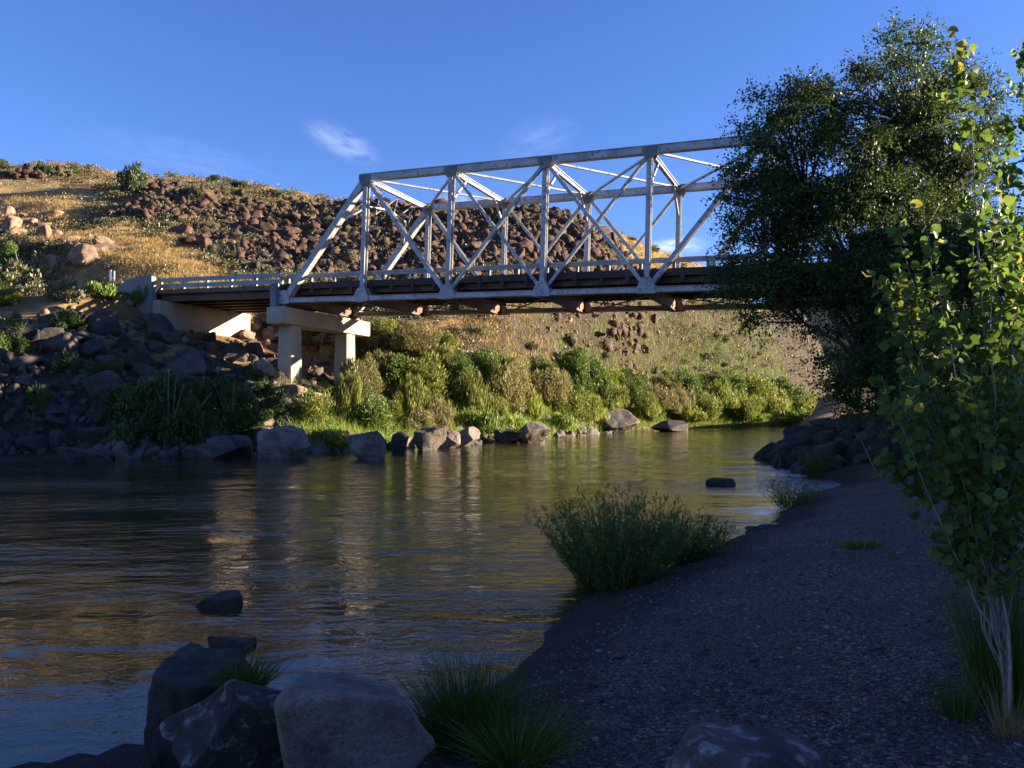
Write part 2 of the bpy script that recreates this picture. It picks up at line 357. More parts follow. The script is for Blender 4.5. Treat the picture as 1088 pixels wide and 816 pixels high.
def H(x, y):
    "height of the ground mesh (bilinear)"
    x = np.asarray(x, float); y = np.asarray(y, float)
    i = np.clip(np.searchsorted(GX, x)-1, 0, len(GX)-2); j = np.clip(np.searchsorted(GY, y)-1, 0, len(GY)-2)
    u = np.clip((x-GX[i])/(GX[i+1]-GX[i]), 0, 1); v = np.clip((y-GY[j])/(GY[j+1]-GY[j]), 0, 1)
    return (GZ[j, i]*(1-u)+GZ[j, i+1]*u)*(1-v)+(GZ[j+1, i]*(1-u)+GZ[j+1, i+1]*u)*v
def gz(x, y): return float(H(np.array([x]), np.array([y]))[0])
def ground(px, py, y0=3, y1=400):
    "first point of the ground on the sight line of a pixel"
    Y = np.geomspace(y0, y1, 900); r = (408-py)/F; cc, ss = math.cos(PITCH), math.sin(PITCH)
    dz = (r*cc+ss)/(cc-r*ss); Z = EYE+Y*dz; X = (px-544)/F*(Y*cc+(Z-EYE)*ss)
    hh = np.maximum(H(X, Y), 0); i = np.argmax(hh >= Z)
    return float(X[i]), float(Y[i]), float(hh[i])
# zones (soft discs in plan) -> masks
def disc(x, y, lst):
    m = 0
    for a, b, r in lst: m = np.maximum(m, np.clip(1.25-np.hypot(x-a, y-b)/r, 0, 1))
    return m
def zone(*pix):
    out = []
    for px, py, Y, r in pix:
        x, y, z = ground(px, py)
        out.append((x, y, r) if abs(y-Y) < 45 else (at(px, py, Y)[0], Y, r))
    return out
Z_GRASS = zone((0, 226, 108, 8), (45, 234, 103, 7), (95, 250, 98, 7.5), (140, 266, 92, 7.5), (175, 285, 85, 7), (210, 300, 81, 5), (110, 275, 86, 7), (-80, 230, 105, 25))
Z_TALUS = zone((300, 240, 106, 11), (340, 235, 110, 12), (380, 250, 104, 13), (430, 255, 104, 13), (480, 255, 106, 13), (530, 255, 106, 12), (580, 255, 106, 12), (620, 262, 106, 10), (645, 268, 112, 6), (400, 225, 117, 8), (450, 232, 116, 9), (500, 234, 115, 9), (550, 236, 114, 9), (600, 242, 113, 8), (635, 255, 112, 7), (270, 265, 97, 9), (320, 282, 90, 7), (400, 280, 94, 7), (480, 278, 96, 7), (560, 278, 98, 7), (35, 186, 136, 4), (190, 212, 120, 5), (165, 200, 126, 4), (230, 225, 112, 6), (150, 225, 108, 3))
Z_RUST = zone((25, 250, 82, 6), (50, 268, 82, 6), (75, 280, 77, 5), (8, 240, 88, 6))
Z_SOIL = zone((560, 350, 86, 8), (640, 345, 98, 9), (600, 335, 92, 9), (690, 350, 107, 8), (520, 345, 82, 6))
Z_DRY = zone((760, 350, 118, 17), (800, 370, 128, 18), (720, 335, 114, 13), (740, 385, 112, 12), (850, 360, 145, 22), (900, 350, 165, 26), (690, 370, 104, 9), (640, 362, 97, 8), (600, 365, 90, 7), (700, 345, 108, 9), (560, 372, 82, 6), (500, 362, 74, 6), (835, 385, 140, 20), (850, 410, 136, 18), (865, 360, 150, 22))

def groundmat():
    m, n, l, b = newmat('ground_cover'); tcn = n.new('ShaderNodeTexCoord'); v = tcn.outputs['Object']
    def att(k): a = n.new('ShaderNodeAttribute'); a.attribute_name = k; return a.outputs['Fac']
    def edge(mask, sc):   # roughen a soft mask with noise
        nn = noise(n, l, v, sc, 6, .65); a = n.new('ShaderNodeMath'); a.operation = 'ADD'; l.new(mask, a.inputs[0]); l.new(nn.outputs['Fac'], a.inputs[1])
        q = n.new('ShaderNodeMapRange'); q.inputs[1].default_value = .85; q.inputs[2].default_value = 1.1; l.new(a.outputs[0], q.inputs[0]); return q.outputs[0]
    fine = noise(n, l, v, 2.2, 7, .7); mid = noise(n, l, v, .22, 6, .6)
    base = ramp(n, [(.32, (.15, .078, .038)), (.5, (.27, .162, .072)), (.66, (.41, .28, .12))]); l.new(mid.outputs['Fac'], base.inputs[0])
    sp = ramp(n, [(.35, (.55, .52, .48)), (.65, (1.25, 1.22, 1.15))]); l.new(fine.outputs['Fac'], sp.inputs[0])
    c0 = mixc(n, l, .85, base.outputs[0], sp.outputs[0], 'MULTIPLY')
    gr = ramp(n, [(.3, (.27, .185, .075)), (.6, (.42, .31, .125)), (.75, (.50, .38, .17))]); l.new(noise(n, l, v, .6, 7, .7).outputs['Fac'], gr.inputs[0])
    c0 = mixc(n, l, edge(att('grass'), .25), c0, gr.outputs[0])
    c0 = mixc(n, l, edge(att('dry'), .2), c0, mixc(n, l, .12, gr.outputs[0], base.outputs[0]))
    so = ramp(n, [(.35, (.13, .058, .034)), (.65, (.25, .125, .075))]); l.new(noise(n, l, v, .5, 7, .7).outputs['Fac'], so.inputs[0])
    c0 = mixc(n, l, edge(att('soil'), .25), c0, so.outputs[0])
    ta = ramp(n, [(.35, (.022, .012, .008)), (.65, (.10, .055, .035))]); l.new(noise(n, l, v, .9, 6, .7).outputs['Fac'], ta.inputs[0])
    c0 = mixc(n, l, edge(att('talus'), .3), c0, ta.outputs[0])
    bank = ramp(n, [(.35, (.025, .021, .015)), (.65, (.08, .062, .042))]); l.new(noise(n, l, v, .8, 6, .7).outputs['Fac'], bank.inputs[0])
    c0 = mixc(n, l, edge(att('bank'), .3), c0, bank.outputs[0])
    # gravel of the near beach: two sizes of pebble, each with a shade of its own, on dark sand
    vo = n.new('ShaderNodeTexVoronoi'); vo.inputs['Scale'].default_value = 52; l.new(v, vo.inputs['Vector'])
    vo2 = n.new('ShaderNodeTexVoronoi'); vo2.inputs['Scale'].default_value = 120; l.new(v, vo2.inputs['Vector'])
    hv = n.new('ShaderNodeSeparateColor'); l.new(vo.outputs['Color'], hv.inputs[0]); hv2 = n.new('ShaderNodeSeparateColor'); l.new(vo2.outputs['Color'], hv2.inputs[0])
    p1 = ramp(n, [(0, (.024, .015, .011)), (.5, (.066, .043, .032)), (.8, (.15, .106, .078)), (1, (.29, .225, .17))]); l.new(hv.outputs[0], p1.inputs[0])
    p2 = ramp(n, [(0, (.022, .014, .010)), (.6, (.058, .038, .028)), (1, (.22, .165, .125))]); l.new(hv2.outputs[0], p2.inputs[0])
    patch = noise(n, l, v, .9, 4, .6); pr = ramp(n, [(.42, (0, 0, 0)), (.6, (1, 1, 1))]); l.new(patch.outputs['Fac'], pr.inputs[0])
    peb = mixc(n, l, pr.outputs[0], p2.outputs[0], p1.outputs[0])
    sand = ramp(n, [(.35, (.019, .0115, .008)), (.65, (.038, .024, .017))]); l.new(noise(n, l, v, 5, 6, .7).outputs['Fac'], sand.inputs[0])
    sm = att('sand'); be = mixc(n, l, sm, peb, sand.outputs[0])
    c1 = mixc(n, l, att('beach'), c0, be)
    l.new(c1, b.inputs['Base Color']); b.inputs['Roughness'].default_value = .9; b.inputs['Specular IOR Level'].default_value = .25
    hb = n.new('ShaderNodeMath'); hb.operation = 'MULTIPLY'; l.new(vo.outputs['Distance'], hb.inputs[0]); hb.inputs[1].default_value = -1
    n1 = bump(n, l, hb.outputs[0], .5, .02); hm = n.new('ShaderNodeMath'); hm.operation = 'MULTIPLY'
    inv = n.new('ShaderNodeMath'); inv.operation = 'SUBTRACT'; inv.inputs[0].default_value = 1; l.new(att('beach'), inv.inputs[1])
    l.new(fine.outputs['Fac'], hm.inputs[0]); l.new(inv.outputs[0], hm.inputs[1])
    l.new(bump(n, l, hm.outputs[0], .9, .5, n1), b.inputs['Normal'])
    return m
def build_ground():
    xs, ys = GX, GY
    X, Y = np.meshgrid(xs, ys); x, y = X.ravel(), Y.ravel(); z = GZ.ravel()
    nx, ny = len(xs), len(ys); i = np.arange(nx*ny).reshape(ny, nx)
    Q = np.stack([i[:-1, :-1].ravel(), i[:-1, 1:].ravel(), i[1:, 1:].ravel(), i[1:, :-1].ravel()], 1)
    yN = np.interp(x, NS[:, 0], NS[:, 1]); yF = np.interp(x, FS[:, 0], FS[:, 1]); dN = polydist(x, y, NS); dF = polydist(x, y, FS)
    near = y < (yN+yF)/2; t = x*cp-y*sp_
    ex = {'grass': disc(x, y, Z_GRASS)*~near, 'talus': disc(x, y, Z_TALUS)*~near, 'soil': np.maximum(disc(x, y, Z_SOIL), .8*disc(x, y, Z_RUST))*~near, 'dry': disc(x, y, Z_DRY)*~near,
          'bank': np.where(near, 0, sstep(16, 6, dF)), 'beach': np.where(near, sstep(26, 18, t), 0), 'sand': np.where(near, sstep(1.5, .5, dN+.5*vnoise(x*.9, y*.9, seed=3)), 1)*.9}
    me = mesh_np('ground', np.stack([x, y, z], 1), [Q], groundmat(), smooth=True, extra=ex)
    tag(obj('ground', me), 'dry canyon hillside, river banks and dark gravel beach', 'ground', kind='structure')
build_ground()

# ------------------------------------------------------------------ river
def watermat():
    m, n, l, b = newmat('river_water'); tcn = n.new('ShaderNodeTexCoord'); v = tcn.outputs['Object']
    b.inputs['Base Color'].default_value = (.040, .030, .012, 1); b.inputs['Roughness'].default_value = .035; b.inputs['IOR'].default_value = 1.33
    b.inputs['Specular IOR Level'].default_value = .5
    def mp(rz, sc):
        a = n.new('ShaderNodeMapping'); a.inputs['Rotation'].default_value = (0, 0, R(rz)); a.inputs['Scale'].default_value = sc; l.new(v, a.inputs[0]); return a.outputs[0]
    big = noise(n, l, mp(-25, (.35, .8, 1)), 1.0, 3, .5, .6); med = noise(n, l, mp(-12, (2.0, 3.3, 1)), 1.0, 4, .55, .5); fin = noise(n, l, mp(25, (8, 10, 1)), 1.0, 3, .5, .3)
    amp = noise(n, l, mp(-25, (.10, .22, 1)), 1.0, 3, .55); ar = n.new('ShaderNodeMapRange'); l.new(amp.outputs['Fac'], ar.inputs[0])
    ar.inputs[1].default_value = .35; ar.inputs[2].default_value = .65; ar.inputs[3].default_value = .15; ar.inputs[4].default_value = 1.3
    ca_ = n.new('ShaderNodeAttribute'); ca_.attribute_name = 'calm'
    def mul(a, k): q = n.new('ShaderNodeMath'); q.operation = 'MULTIPLY'; l.new(a, q.inputs[0]); (l.new(k, q.inputs[1]) if not isinstance(k, (int, float)) else setattr(q.inputs[1], 'default_value', k)); return q.outputs[0]
    cal = ca_.outputs['Fac']; nb = bump(n, l, mul(big.outputs['Fac'], cal), 1, .055); nb = bump(n, l, mul(mul(med.outputs['Fac'], ar.outputs[0]), cal), 1, .041, nb); nb = bump(n, l, mul(mul(fin.outputs['Fac'], ar.outputs[0]), cal), 1, .011, nb)
    l.new(nb, b.inputs['Normal']); return m
def build_river():
    xs = axis(-420, 420, 0, 8.0, 380); ys = axis(-80, 420, 8, 6.0, 420)
    X, Y = np.meshgrid(xs, ys); x, y = X.ravel(), Y.ravel()
    ca, sa = math.cos(R(-25)), math.sin(R(-25)); u, w = x*ca-y*sa, x*sa+y*ca
    fade = np.clip(12/np.hypot(x, y), 0, 1)
    calm = 1-.75*sstep(.5, -2.5, x+.25*(y-8))*sstep(12, 6.5, y)
    z = .55*calm*(.022*vnoise(u*.5, w*1.1, seed=61)+.012*vnoise(u*1.3, w*2.6, seed=62)+.005*vnoise(u*3, w*6, seed=63)*fade)
    nx, ny = len(xs), len(ys); i = np.arange(nx*ny).reshape(ny, nx)
    Q = np.stack([i[:-1, :-1].ravel(), i[:-1, 1:].ravel(), i[1:, 1:].ravel(), i[1:, :-1].ravel()], 1)
    hh = H(x, y).reshape(ny, nx); keep = (np.minimum.reduce([hh[:-1, :-1], hh[:-1, 1:], hh[1:, 1:], hh[1:, :-1]]) < .15).ravel()
    tag(obj('river_water', mesh_np('river_water', np.stack([x, y, z], 1), [Q[keep]], watermat(), smooth=True, extra={'calm': calm})), 'rippled brown-green river reflecting the hill', 'river', kind='structure')
build_river()

# ------------------------------------------------------------------ bridge
E3 = (BE*1.0+Vector((0, 0, -GR))).normalized(); U3 = BW.cross(E3)*-1
if U3.z < 0: U3 = -U3
BO = Vector((B0.x, B0.y, BZ))
def BP(s, w, h): return BO+E3*s+BW*w+U3*h
def box_b(mb, s0, s1, w0, w1, h0, h1): return mb.hexa([BP(s0, w0, h0), BP(s1, w0, h0), BP(s1, w1, h0), BP(s0, w1, h0), BP(s0, w0, h1), BP(s1, w0, h1), BP(s1, w1, h1), BP(s0, w1, h1)])
def bridge_thing(name, s, label, cat):
    e = empty(name, BP(s, TW/2, 0)); return tag(e, label, cat)
def put(mb, name, mat, root, **k):
    o = mb.build(name, mat, None, **k); o.parent = root
    if root.type == 'EMPTY': o.matrix_parent_inverse = Matrix.Translation(-Vector(root.location))
    return o
def laced(p, q, w, side, depth=.34, gap=.30, mat='silver'):
    "two channels with zigzag lacing between them"
    mb = MB(); p, q = Vector(p), Vector(q); d = (q-p).normalized(); a = BW; b = d.cross(a).normalized()
    for k in (-1, 1): mb.beam(p+a*k*gap/2, q+a*k*gap/2, .05, depth, b)
    if side: mb.beam(p+b*side*(depth/2+.012), q+b*side*(depth/2+.012), gap+.08, .02, b)
    L = (q-p).length; n = int(L/.32)
    for f in ((-side,) if side else (-1, 1)):
        for i in range(n):
            x0, x1 = p+d*(L*i/n), p+d*(L*(i+1)/n); k = 1 if i % 2 else -1
            mb.beam(x0+a*k*gap/2+b*f*(depth/2), x1-a*k*gap/2+b*f*(depth/2), .06, .015, b)
    return mb
def ibeam(p, q, wid, dep, webdir):
    "rolled I section: web along webdir"
    mb = MB(); p, q, wd = Vector(p), Vector(q), Vector(webdir); d = (q-p).normalized(); wd = (wd-d*wd.dot(d)).normalized()
    mb.beam(p, q, .03, dep-.04, wd)
    for k in (-1, 1): mb.beam(p+wd*k*(dep/2), q+wd*k*(dep/2), wid, .035, wd)
    return mb
def rail_run(root, s0, s1, w, spacing, h0, rails, side, n_post=None):
    g = MB()
    for h in rails:
        # W-beam: three shallow facets
        for dh, dw in ((-.075, 0), (.075, 0)):
            g.beam(BP(s0, w+side*(.05+dw), h+dh), BP(s1, w+side*(.05+dw), h+dh), .05, .11, U3)
        g.beam(BP(s0, w+side*.02, h), BP(s1, w+side*.02, h), .03, .30, U3)
    r = put(g, 'guardrail', M['rail'], root)
    k = int(round((s1-s0)/spacing))
    for i in range(k+1):
        s = s0+.05+(s1-s0-.1)*i/k
        p = ibeam(BP(s, w-side*.085, h0), BP(s, w-side*.085, max(rails)+.17), .15, .15, BE).build('post', M['rail'], r)
        p.matrix_parent_inverse = r.matrix_parent_inverse.inverted() if False else Matrix.Identity(4)
    return r
LT = 6*PL
def truss_bridge():
    root = bridge_thing('truss_bridge', 0, 'silver painted steel through truss bridge spanning the river', 'bridge')
    UP = {1: 0, 2: 0, 3: 0, 4: 0, 5: 0}
    for w, sgn in ((0, -1), (TW, 1)):
        L = lambda k: BP(k*PL, w, 0)
        U = lambda k: BP(k*PL, w, TH)
        m = MB(); m.beam(U(1), U(5), .46, .40, U3)
        m.beam(BP(PL-.2, w, TH+.22), BP(5*PL+.2, w, TH+.22), .56, .035, U3)
        put(m, 'top_chord', M['silver'], root)
        m = MB()
        for k in (-1, 1): m.beam(BP(-.25, w+k*.16, 0), BP(LT+.25, w+k*.16, 0), .06, .30, U3); m.beam(BP(-.25, w+k*.21, .14), BP(LT+.25, w+k*.21, .14), .10, .025, U3); m.beam(BP(-.25, w+k*.21, -.14), BP(LT+.25, w+k*.21, -.14), .10, .025, U3)
        for i in range(int(LT/.9)): m.beam(BP(i*.9+.2, w-.13, -.18), BP(i*.9+.65, w+.13, -.18), .07, .015, U3)
        put(m, 'bottom_chord', M['silver'], root)
        put(laced(L(0), U(1), .4, -1, .40, .36), 'end_post', M['silver'], root); put(laced(L(6), U(5), .4, 1, .40, .36), 'end_post', M['silver'], root)
        for k in range(1, 6): put(ibeam(BP(k*PL, w, -.1), BP(k*PL, w, TH), .30 if k % 2 else .28, .34, BW), 'vertical_post', M['silver'], root)
        put(ibeam(U(1), L(2), .26, .32, BW), 'diagonal', M['silver'], root); put(ibeam(U(5), L(4), .26, .32, BW), 'diagonal', M['silver'], root)
        for a, b, th, o in ((2, 3, .17, .10), (4, 3, .17, .10)): put(ibeam(BP(a*PL, w+o, TH-.1), BP(b*PL, w+o, .1), th, .14, BW), 'diagonal', M['silver'], root)
        for a, b, th, o in ((3, 2, .20, -.10), (3, 4, .20, -.10)): put(ibeam(BP(a*PL, w+o, TH-.1), BP(b*PL, w+o, .1), th, .16, BW), 'diagonal', M['silver'], root)
        for k in range(7):
            for h in ((0, TH) if 0 < k < 6 else (0,)):
                g = MB(); hw, hd = (.52, .42) if h == 0 else (.42, .40)
                up = 1 if h == 0 else -1
                for dw in (-.262, .262):
                    P = [(-hw, -.22*up), (hw, -.22*up), (hw, .12*up), (hw*.5, (.66 if h == 0 else .5)*up), (-hw*.5, (.66 if h == 0 else .5)*up), (-hw, .12*up)]
                    ds = k*PL; V = [BP(ds+a, w+dw-.012, h+b) for a, b in P]+[BP(ds+a, w+dw+.012, h+b) for a, b in P]
                    g.add(V, [(0, 1, 2, 3, 4, 5), (11, 10, 9, 8, 7, 6)]+[(i, (i+1) % 6, 6+(i+1) % 6, 6+i) for i in range(6)])
                    for a in np.arange(-hw+.12, hw-.05, .16):
                        for b in (-.12, .02): g.beam(BP(ds+a, w+dw-.035, h+b*up), BP(ds+a, w+dw+.035, h+b*up), .045, .045, U3)
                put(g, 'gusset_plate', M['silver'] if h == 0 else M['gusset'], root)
    # cross members between the two trusses
    for k in range(1, 6):
        put(ibeam(BP(k*PL, .24, TH-.05), BP(k*PL, TW-.24, TH-.05), .22, .28, U3), 'top_strut', M['silver'], root)
        if 1 < k < 5:
            for w0, w1 in ((.2, 1.9), (TW-.2, TW-1.9)): put(MB().beam(BP(k*PL, w0, TH-1.75), BP(k*PL, w1, TH-.2), .14, .14, U3), 'knee_brace', M['silver'], root)
    for k in range(1, 5):
        for a, b, h in ((0, 1, 0.02), (1, 0, -.12)): put(MB().beam(BP((k+a)*PL, .25, TH+h), BP((k+b)*PL, TW-.25, TH+h), .15, .10, U3), 'lateral_brace', M['silver'], root)
    for s0, s1 in ((0, PL), (LT, 5*PL)):
        f = .79; m = MB(); P = lambda w, t: BP(s0+(s1-s0)*t, w, TH*t)
        for t0, t1, w0, w1 in ((.66, .83, .2, 1.7), (.66, .83, TW-.2, TW-1.7), (.83, .86, 1.7, TW/2), (.83, .86, TW-1.7, TW/2)):
            m.beam(P(w0, t0), P(w1, t1), .10, .30, BE)
        for i in range(6):
            w0 = .9+i*(TW-1.8)/6; w1 = w0+(TW-1.8)/6; m.beam(P(w0, .97 if i % 2 else .80), P(w1, .80 if i % 2 else .97), .07, .07, BE)
        put(m, 'portal_frame', M['silver'], root)
    for k in range(7): put(ibeam(BP(k*PL, .2, .10), BP(k*PL, TW-.2, .10), .30, .75, U3), 'floor_beam', M['rustbeam'], root)
    for k in range(6):
        for a, b, h in ((0, 1, -.21), (1, 0, -.27)): put(MB().beam(BP((k+a)*PL, .3, h), BP((k+b)*PL, TW-.3, h), .12, .05, U3), 'bottom_lateral', M['rustbeam'], root)
    for i in range(7):
        w = .75+i*(TW-1.5)/6; put(ibeam(BP(-.2, w, .66), BP(LT+.2, w, .66), .16, .36, U3), 'stringer', M['rustbeam'], root)
    put(box_b(MB(), -.3, LT+.3, .45, TW-.45, .86, 1.06), 'deck', M['timber'], root)
    for w0, w1 in ((.28, .45), (TW-.45, TW-.28)):
        m = box_b(MB(), -.3, LT+.3, w0, w1, .80, 1.20)
        i = 0
        s = .3
        while s < LT: box_b(m, s, s+.22, w0-.03 if w0 < 1 else w0+.02, w1-.02 if w0 < 1 else w1+.03, .45, 1.24); s += 1.52
        put(m, 'curb', M['timber'], root)
    put(box_b(MB(), -.3, LT+.3, .46, TW-.46, 1.064, 1.10), 'road_surface', M['asphalt'], root)
    rail_run(root, -.3, LT+.3, .52, 1.9, 1.1, (1.68,), -1); rail_run(root, -.3, LT+.3, TW-.52, 1.9, 1.1, (1.68,), 1)
    return root
def approach(s0, s1, label):
    root = bridge_thing('approach_span', s0, label, 'bridge span')
    put(box_b(MB(), s0, s1, .05, TW-.05, .76, 1.06), 'deck', M['rustbeam'], root)
    put(box_b(MB(), s0, s1, .3, TW-.3, 1.064, 1.10), 'road_surface', M['asphalt'], root)
    for i in range(6):
        w = .45+i*(TW-.9)/5; put(ibeam(BP(s0, w, .50), BP(s1, w, .50), .28, .46, U3), 'girder', M['rustbeam'], root)
    rail_run(root, s0+.1, s1-.1, .12, 2.2, .80, (1.32, 1.75), -1); rail_run(root, s0+.1, s1-.1, TW-.12, 2.2, .80, (1.32, 1.75), 1)
    return root
truss_bridge()
approach(S_ABL, -.35, 'short steel girder span with guardrail between abutment and truss bridge')
approach(LT+.35, S_ABR, 'short steel girder span behind the big dark tree at the right')
def pier(s, label, flip):
    x, y = (BO+E3*s+BW*TW/2)[:2]; root = bridge_thing('bridge_pier', s, label, 'bridge pier'); top = -.42
    zb = BP(s, TW/2, top).z-1.2
    def col(w):
        p = BO+BE*s+BW*w; z0 = gz(p.x, p.y)-.8; m = MB(); z1 = zb
        V = []
        for z, a in ((z0, .60), (z1, .53)):
            for i, j in ((-1, -1), (1, -1), (1, 1), (-1, 1)): V.append(Vector((p.x, p.y, z))+BE*i*a+BW*j*a)
        put(m.hexa(V), 'column', M['concrete'], root, bevel=.04)
    col(.55); col(6.9)
    m = MB(); V = []
    for z in (zb, zb+1.1):
        for i, j in ((-.72, -1.0), (.72, -1.0), (.72, 9.2), (-.72, 9.2)):
            p = BO+BE*(s+i)+BW*j; V.append((p.x, p.y, z))
    put(m.hexa(V), 'pier_cap', M['concrete'], root, bevel=.04)
    m = MB(); V = []
    for z in (zb+1.1, zb+2.75):
        for i, j in ((-.75, -.62), (-.28, -.62), (-.28, -.22), (-.75, -.22)):
            p = BO+BE*(s+i*flip)+BW*j; V.append((p.x, p.y, z))
    put(m.hexa(V), 'pedestal', M['greyconcrete'], root, bevel=.03)
    for w in (0, TW):
        m = MB(); p = BO+BE*s+BW*w; z0 = zb+1.1; m.beam((p.x, p.y, z0), (p.x, p.y, BP(s, w, -.22).z), .5, .5, BE); put(m, 'bearing', M['rustbeam'], root)
pier(0, 'cream concrete two column pier under the near left end of the truss', 1)
pier(LT, 'concrete two column pier hidden behind the dark tree at the right', -1)
def abutment(s, d, label):
    root = bridge_thing('bridge_abutment', s, label, 'abutment')
    ztop = BP(s, 4, .22).z; m = MB(); V = []
    def pt(a, w, z): p = BO+BE*(s+a*d)+BW*w; return (p.x, p.y, z)
    for z, a1 in ((ztop-2.2, .9), (ztop, .9)):
        for a, w in ((-.3, -.6), (a1, -.6), (a1, TW+.6), (-.3, TW+.6)): V.append(pt(a, w, z))
    if d < 0: V = V
    put(m.hexa(V), 'bridge_seat', M['concrete'], root, bevel=.03)
    zr = BP(s, 0, 1.95).z
    for w0, w1 in ((-.75, -.30), (TW+.30, TW+.75)):
        m = MB(); P = [(.25, -4.2), (.25, 0), (-1.0, 0), (-2.1, -.15), (-2.9, -.6), (-3.3, -1.3), (-3.3, -4.2)]
        V = [pt(a, w0, zr+z) for a, z in P]+[pt(a, w1, zr+z) for a, z in P]; n = len(P)
        m.add(V, [tuple(range(n)), tuple(range(2*n-1, n-1, -1))]+[(i, (i+1) % n, n+(i+1) % n, n+i) for i in range(n)])
        put(m, 'wing_wall', M['greyconcrete'], root, bevel=.03)
abutment(S_ABL, 1, 'grey concrete abutment with rounded wing wall at left end of the bridge')
abutment(S_ABR, -1, 'concrete abutment on the right bank behind the trees')
def road_deck(s0, s1, name):
    xs = np.linspace(s0, s1, 60); V = []
    for s in xs:
        for w in (.3, TW-.3):
            p = BO+BE*s+BW*w; V.append((p.x, p.y, BZ+1.02-GR*s))
    i = np.arange(59)*2
    tag(obj(name, mesh_np(name, V, [np.stack([i, i+1, i+3, i+2], 1)], M['asphalt'])), 'asphalt road leading onto the bridge', 'road', kind='structure')
road_deck(S_ABL-60, S_ABL, 'road'); road_deck(S_ABR, S_ABR+9, 'road')

# ------------------------------------------------------------------ rocks
def ico(sub):
    bm = bmesh.new(); bmesh.ops.create_icosphere(bm, subdivisions=sub, radius=1)
    V = np.array([v.co[:] for v in bm.verts]); Q = np.array([[v.index for v in f.verts] for f in bm.faces]); bm.free(); return V, Q
ICO = {k: ico(k) for k in (1, 2, 3, 4, 5, 6)}
def rock_verts(seed, sub, npl=14, pw=16, rough=.05, lo=.62, top=None, tilt=.12):
    g = np.random.default_rng(seed); D, Q = ICO[sub]
    k = np.arange(npl)+.5; ph = np.arccos(1-2*k/npl); th = math.pi*(1+5**.5)*k
    N = np.stack([np.cos(th)*np.sin(ph), np.sin(th)*np.sin(ph), np.cos(ph)], 1)+.38*g.normal(size=(npl, 3)); h = g.uniform(lo, 1.0, npl)
    if top is not None: N = np.concatenate([N, [[g.normal()*tilt, g.normal()*tilt, 1]]]); h = np.append(h, top)
    N /= np.linalg.norm(N, axis=1)[:, None]
    A = np.array(Euler(tuple(g.uniform(0, 6.28, 3))).to_matrix()) if top is None else np.eye(3); N = N@A.T
    dd = np.maximum(D@N.T, .02)/h; r = (dd**pw).sum(1)**(-1/pw); r = np.minimum(r, 1.6)
    V = D*r[:, None]
    if rough:
        o = seed*3.7; n = fbm(V[:, 0]*2.2+o, V[:, 1]*2.2, V[:, 2]*2.2, octv=3 if sub < 5 else 6, seed=seed)
        V = V*(1+rough*n)[:, None]
    return V, Q
def rock_mesh(name, seed, sub, mat, smooth=False, **k):
    V, Q = rock_verts(seed, sub, **k); return mesh_np(name, V, [Q], mat, smooth=smooth)
PROTO = {}
def rocks_of(kind, n=9, sub=4):
    if kind not in PROTO: PROTO[kind] = [rock_mesh(kind+'_rock', 100+len(PROTO)*20+i, sub, M[kind], npl=8, pw=60, rough=.04, lo=.48) for i in range(n)]
    return PROTO[kind]
def rock(kind, x, y, size, label, group=None, sink=.3, name='riprap_block', flat=1.0, rot=None, z=None):
    o = obj(name, random.choice(rocks_of(kind)))
    sx, sy, sz = [size*random.uniform(.75, 1.2) for _ in range(3)]; sz *= .8*flat
    o.scale = (sx, sy, sz); o.rotation_euler = rot or (random.uniform(-.5, .5), random.uniform(-.5, .5), random.uniform(0, 6.28))
    o.location = (x, y, (gz(x, y) if z is None else z)+sz*(1-2*sink)*.6)
    return tag(o, label, 'rock', group)
def big_rock(name, px, py_top, py_base, wpx, Y, mat, seed, label, sx=1, sy=.8, lo=.62, rz=0, npl=14, pw=34, rough=.04, zoff=0, top=.6, tilt=.12):
    "a foreground boulder modelled finely, resting at its own depth"
    wm = wpx/F*Y; xm = (px-544)/F*Y; zt = at(px, py_top, Y)[2]; zb = max(min(at(px, py_base, Y)[2], gz(xm, Y))-.08, -.28)
    V, Q = rock_verts(seed, 6, npl=npl, pw=pw, rough=rough, lo=lo, top=top, tilt=tilt)
    ext = V.max(0)-V.min(0); ctr = (V.max(0)+V.min(0))/2
    V = (V-ctr)/ext*np.array([wm*sx, wm*sy, zt-zb])
    o = obj(name, mesh_np(name, V, [Q], M[mat], smooth=True)); o.location = (xm, Y, (zt+zb)/2); o.rotation_euler = (0, 0, rz)
    return tag(o, label, 'rock')
big_rock('boulder', 213, 694, 800, 108, 5.0, 'boulder_dark', 11, 'dark upright boulder at the water edge, leftmost of the foreground rocks', npl=12, lo=.72, pw=40, rough=.06, top=.6)
big_rock('boulder', 272, 712, 806, 172, 4.55, 'boulder_lichen', 24, 'dark grey boulder with white lichen patches between two foreground rocks', npl=11, lo=.62, top=.7, tilt=.32, pw=44, rough=.06)
big_rock('boulder', 376, 714, 850, 178, 4.2, 'boulder_pale', 31, 'large smooth pale grey boulder in the foreground beside the grass tuft', npl=12, lo=.68, pw=40, rough=.05, top=.52, tilt=.16)
big_rock('boulder', 790, 786, 860, 180, 3.55, 'boulder_lichen', 44, 'flat grey boulder cut off by the bottom edge on the gravel', npl=14, lo=.7)
big_rock('river_rock', 235, 630, 643, 46, 9.2, 'boulder_dark', 52, 'small dark rock standing in the shallow water near the left boulders', top=.5, tilt=.2, pw=20, sx=1.1)
big_rock('river_rock', 250, 673, 682, 46, 7.6, 'boulder_dark', 57, 'low wet rock just breaking the surface behind the left boulders')
big_rock('river_rock', 800, 559, 574, 36, 15.2, 'boulder_dark', 63, 'dark flat rock at the near shoreline right of the willow bush')
big_rock('river_rock', 764, 507, 511, 32, 24.6, 'boulder_dark', 67, 'small dark rock out in the river before the right bank')
big_rock('river_rock', 568, 633, 640, 14, 9.9, 'boulder_dark', 69, 'tiny dark stone in the water left of the willow bush')
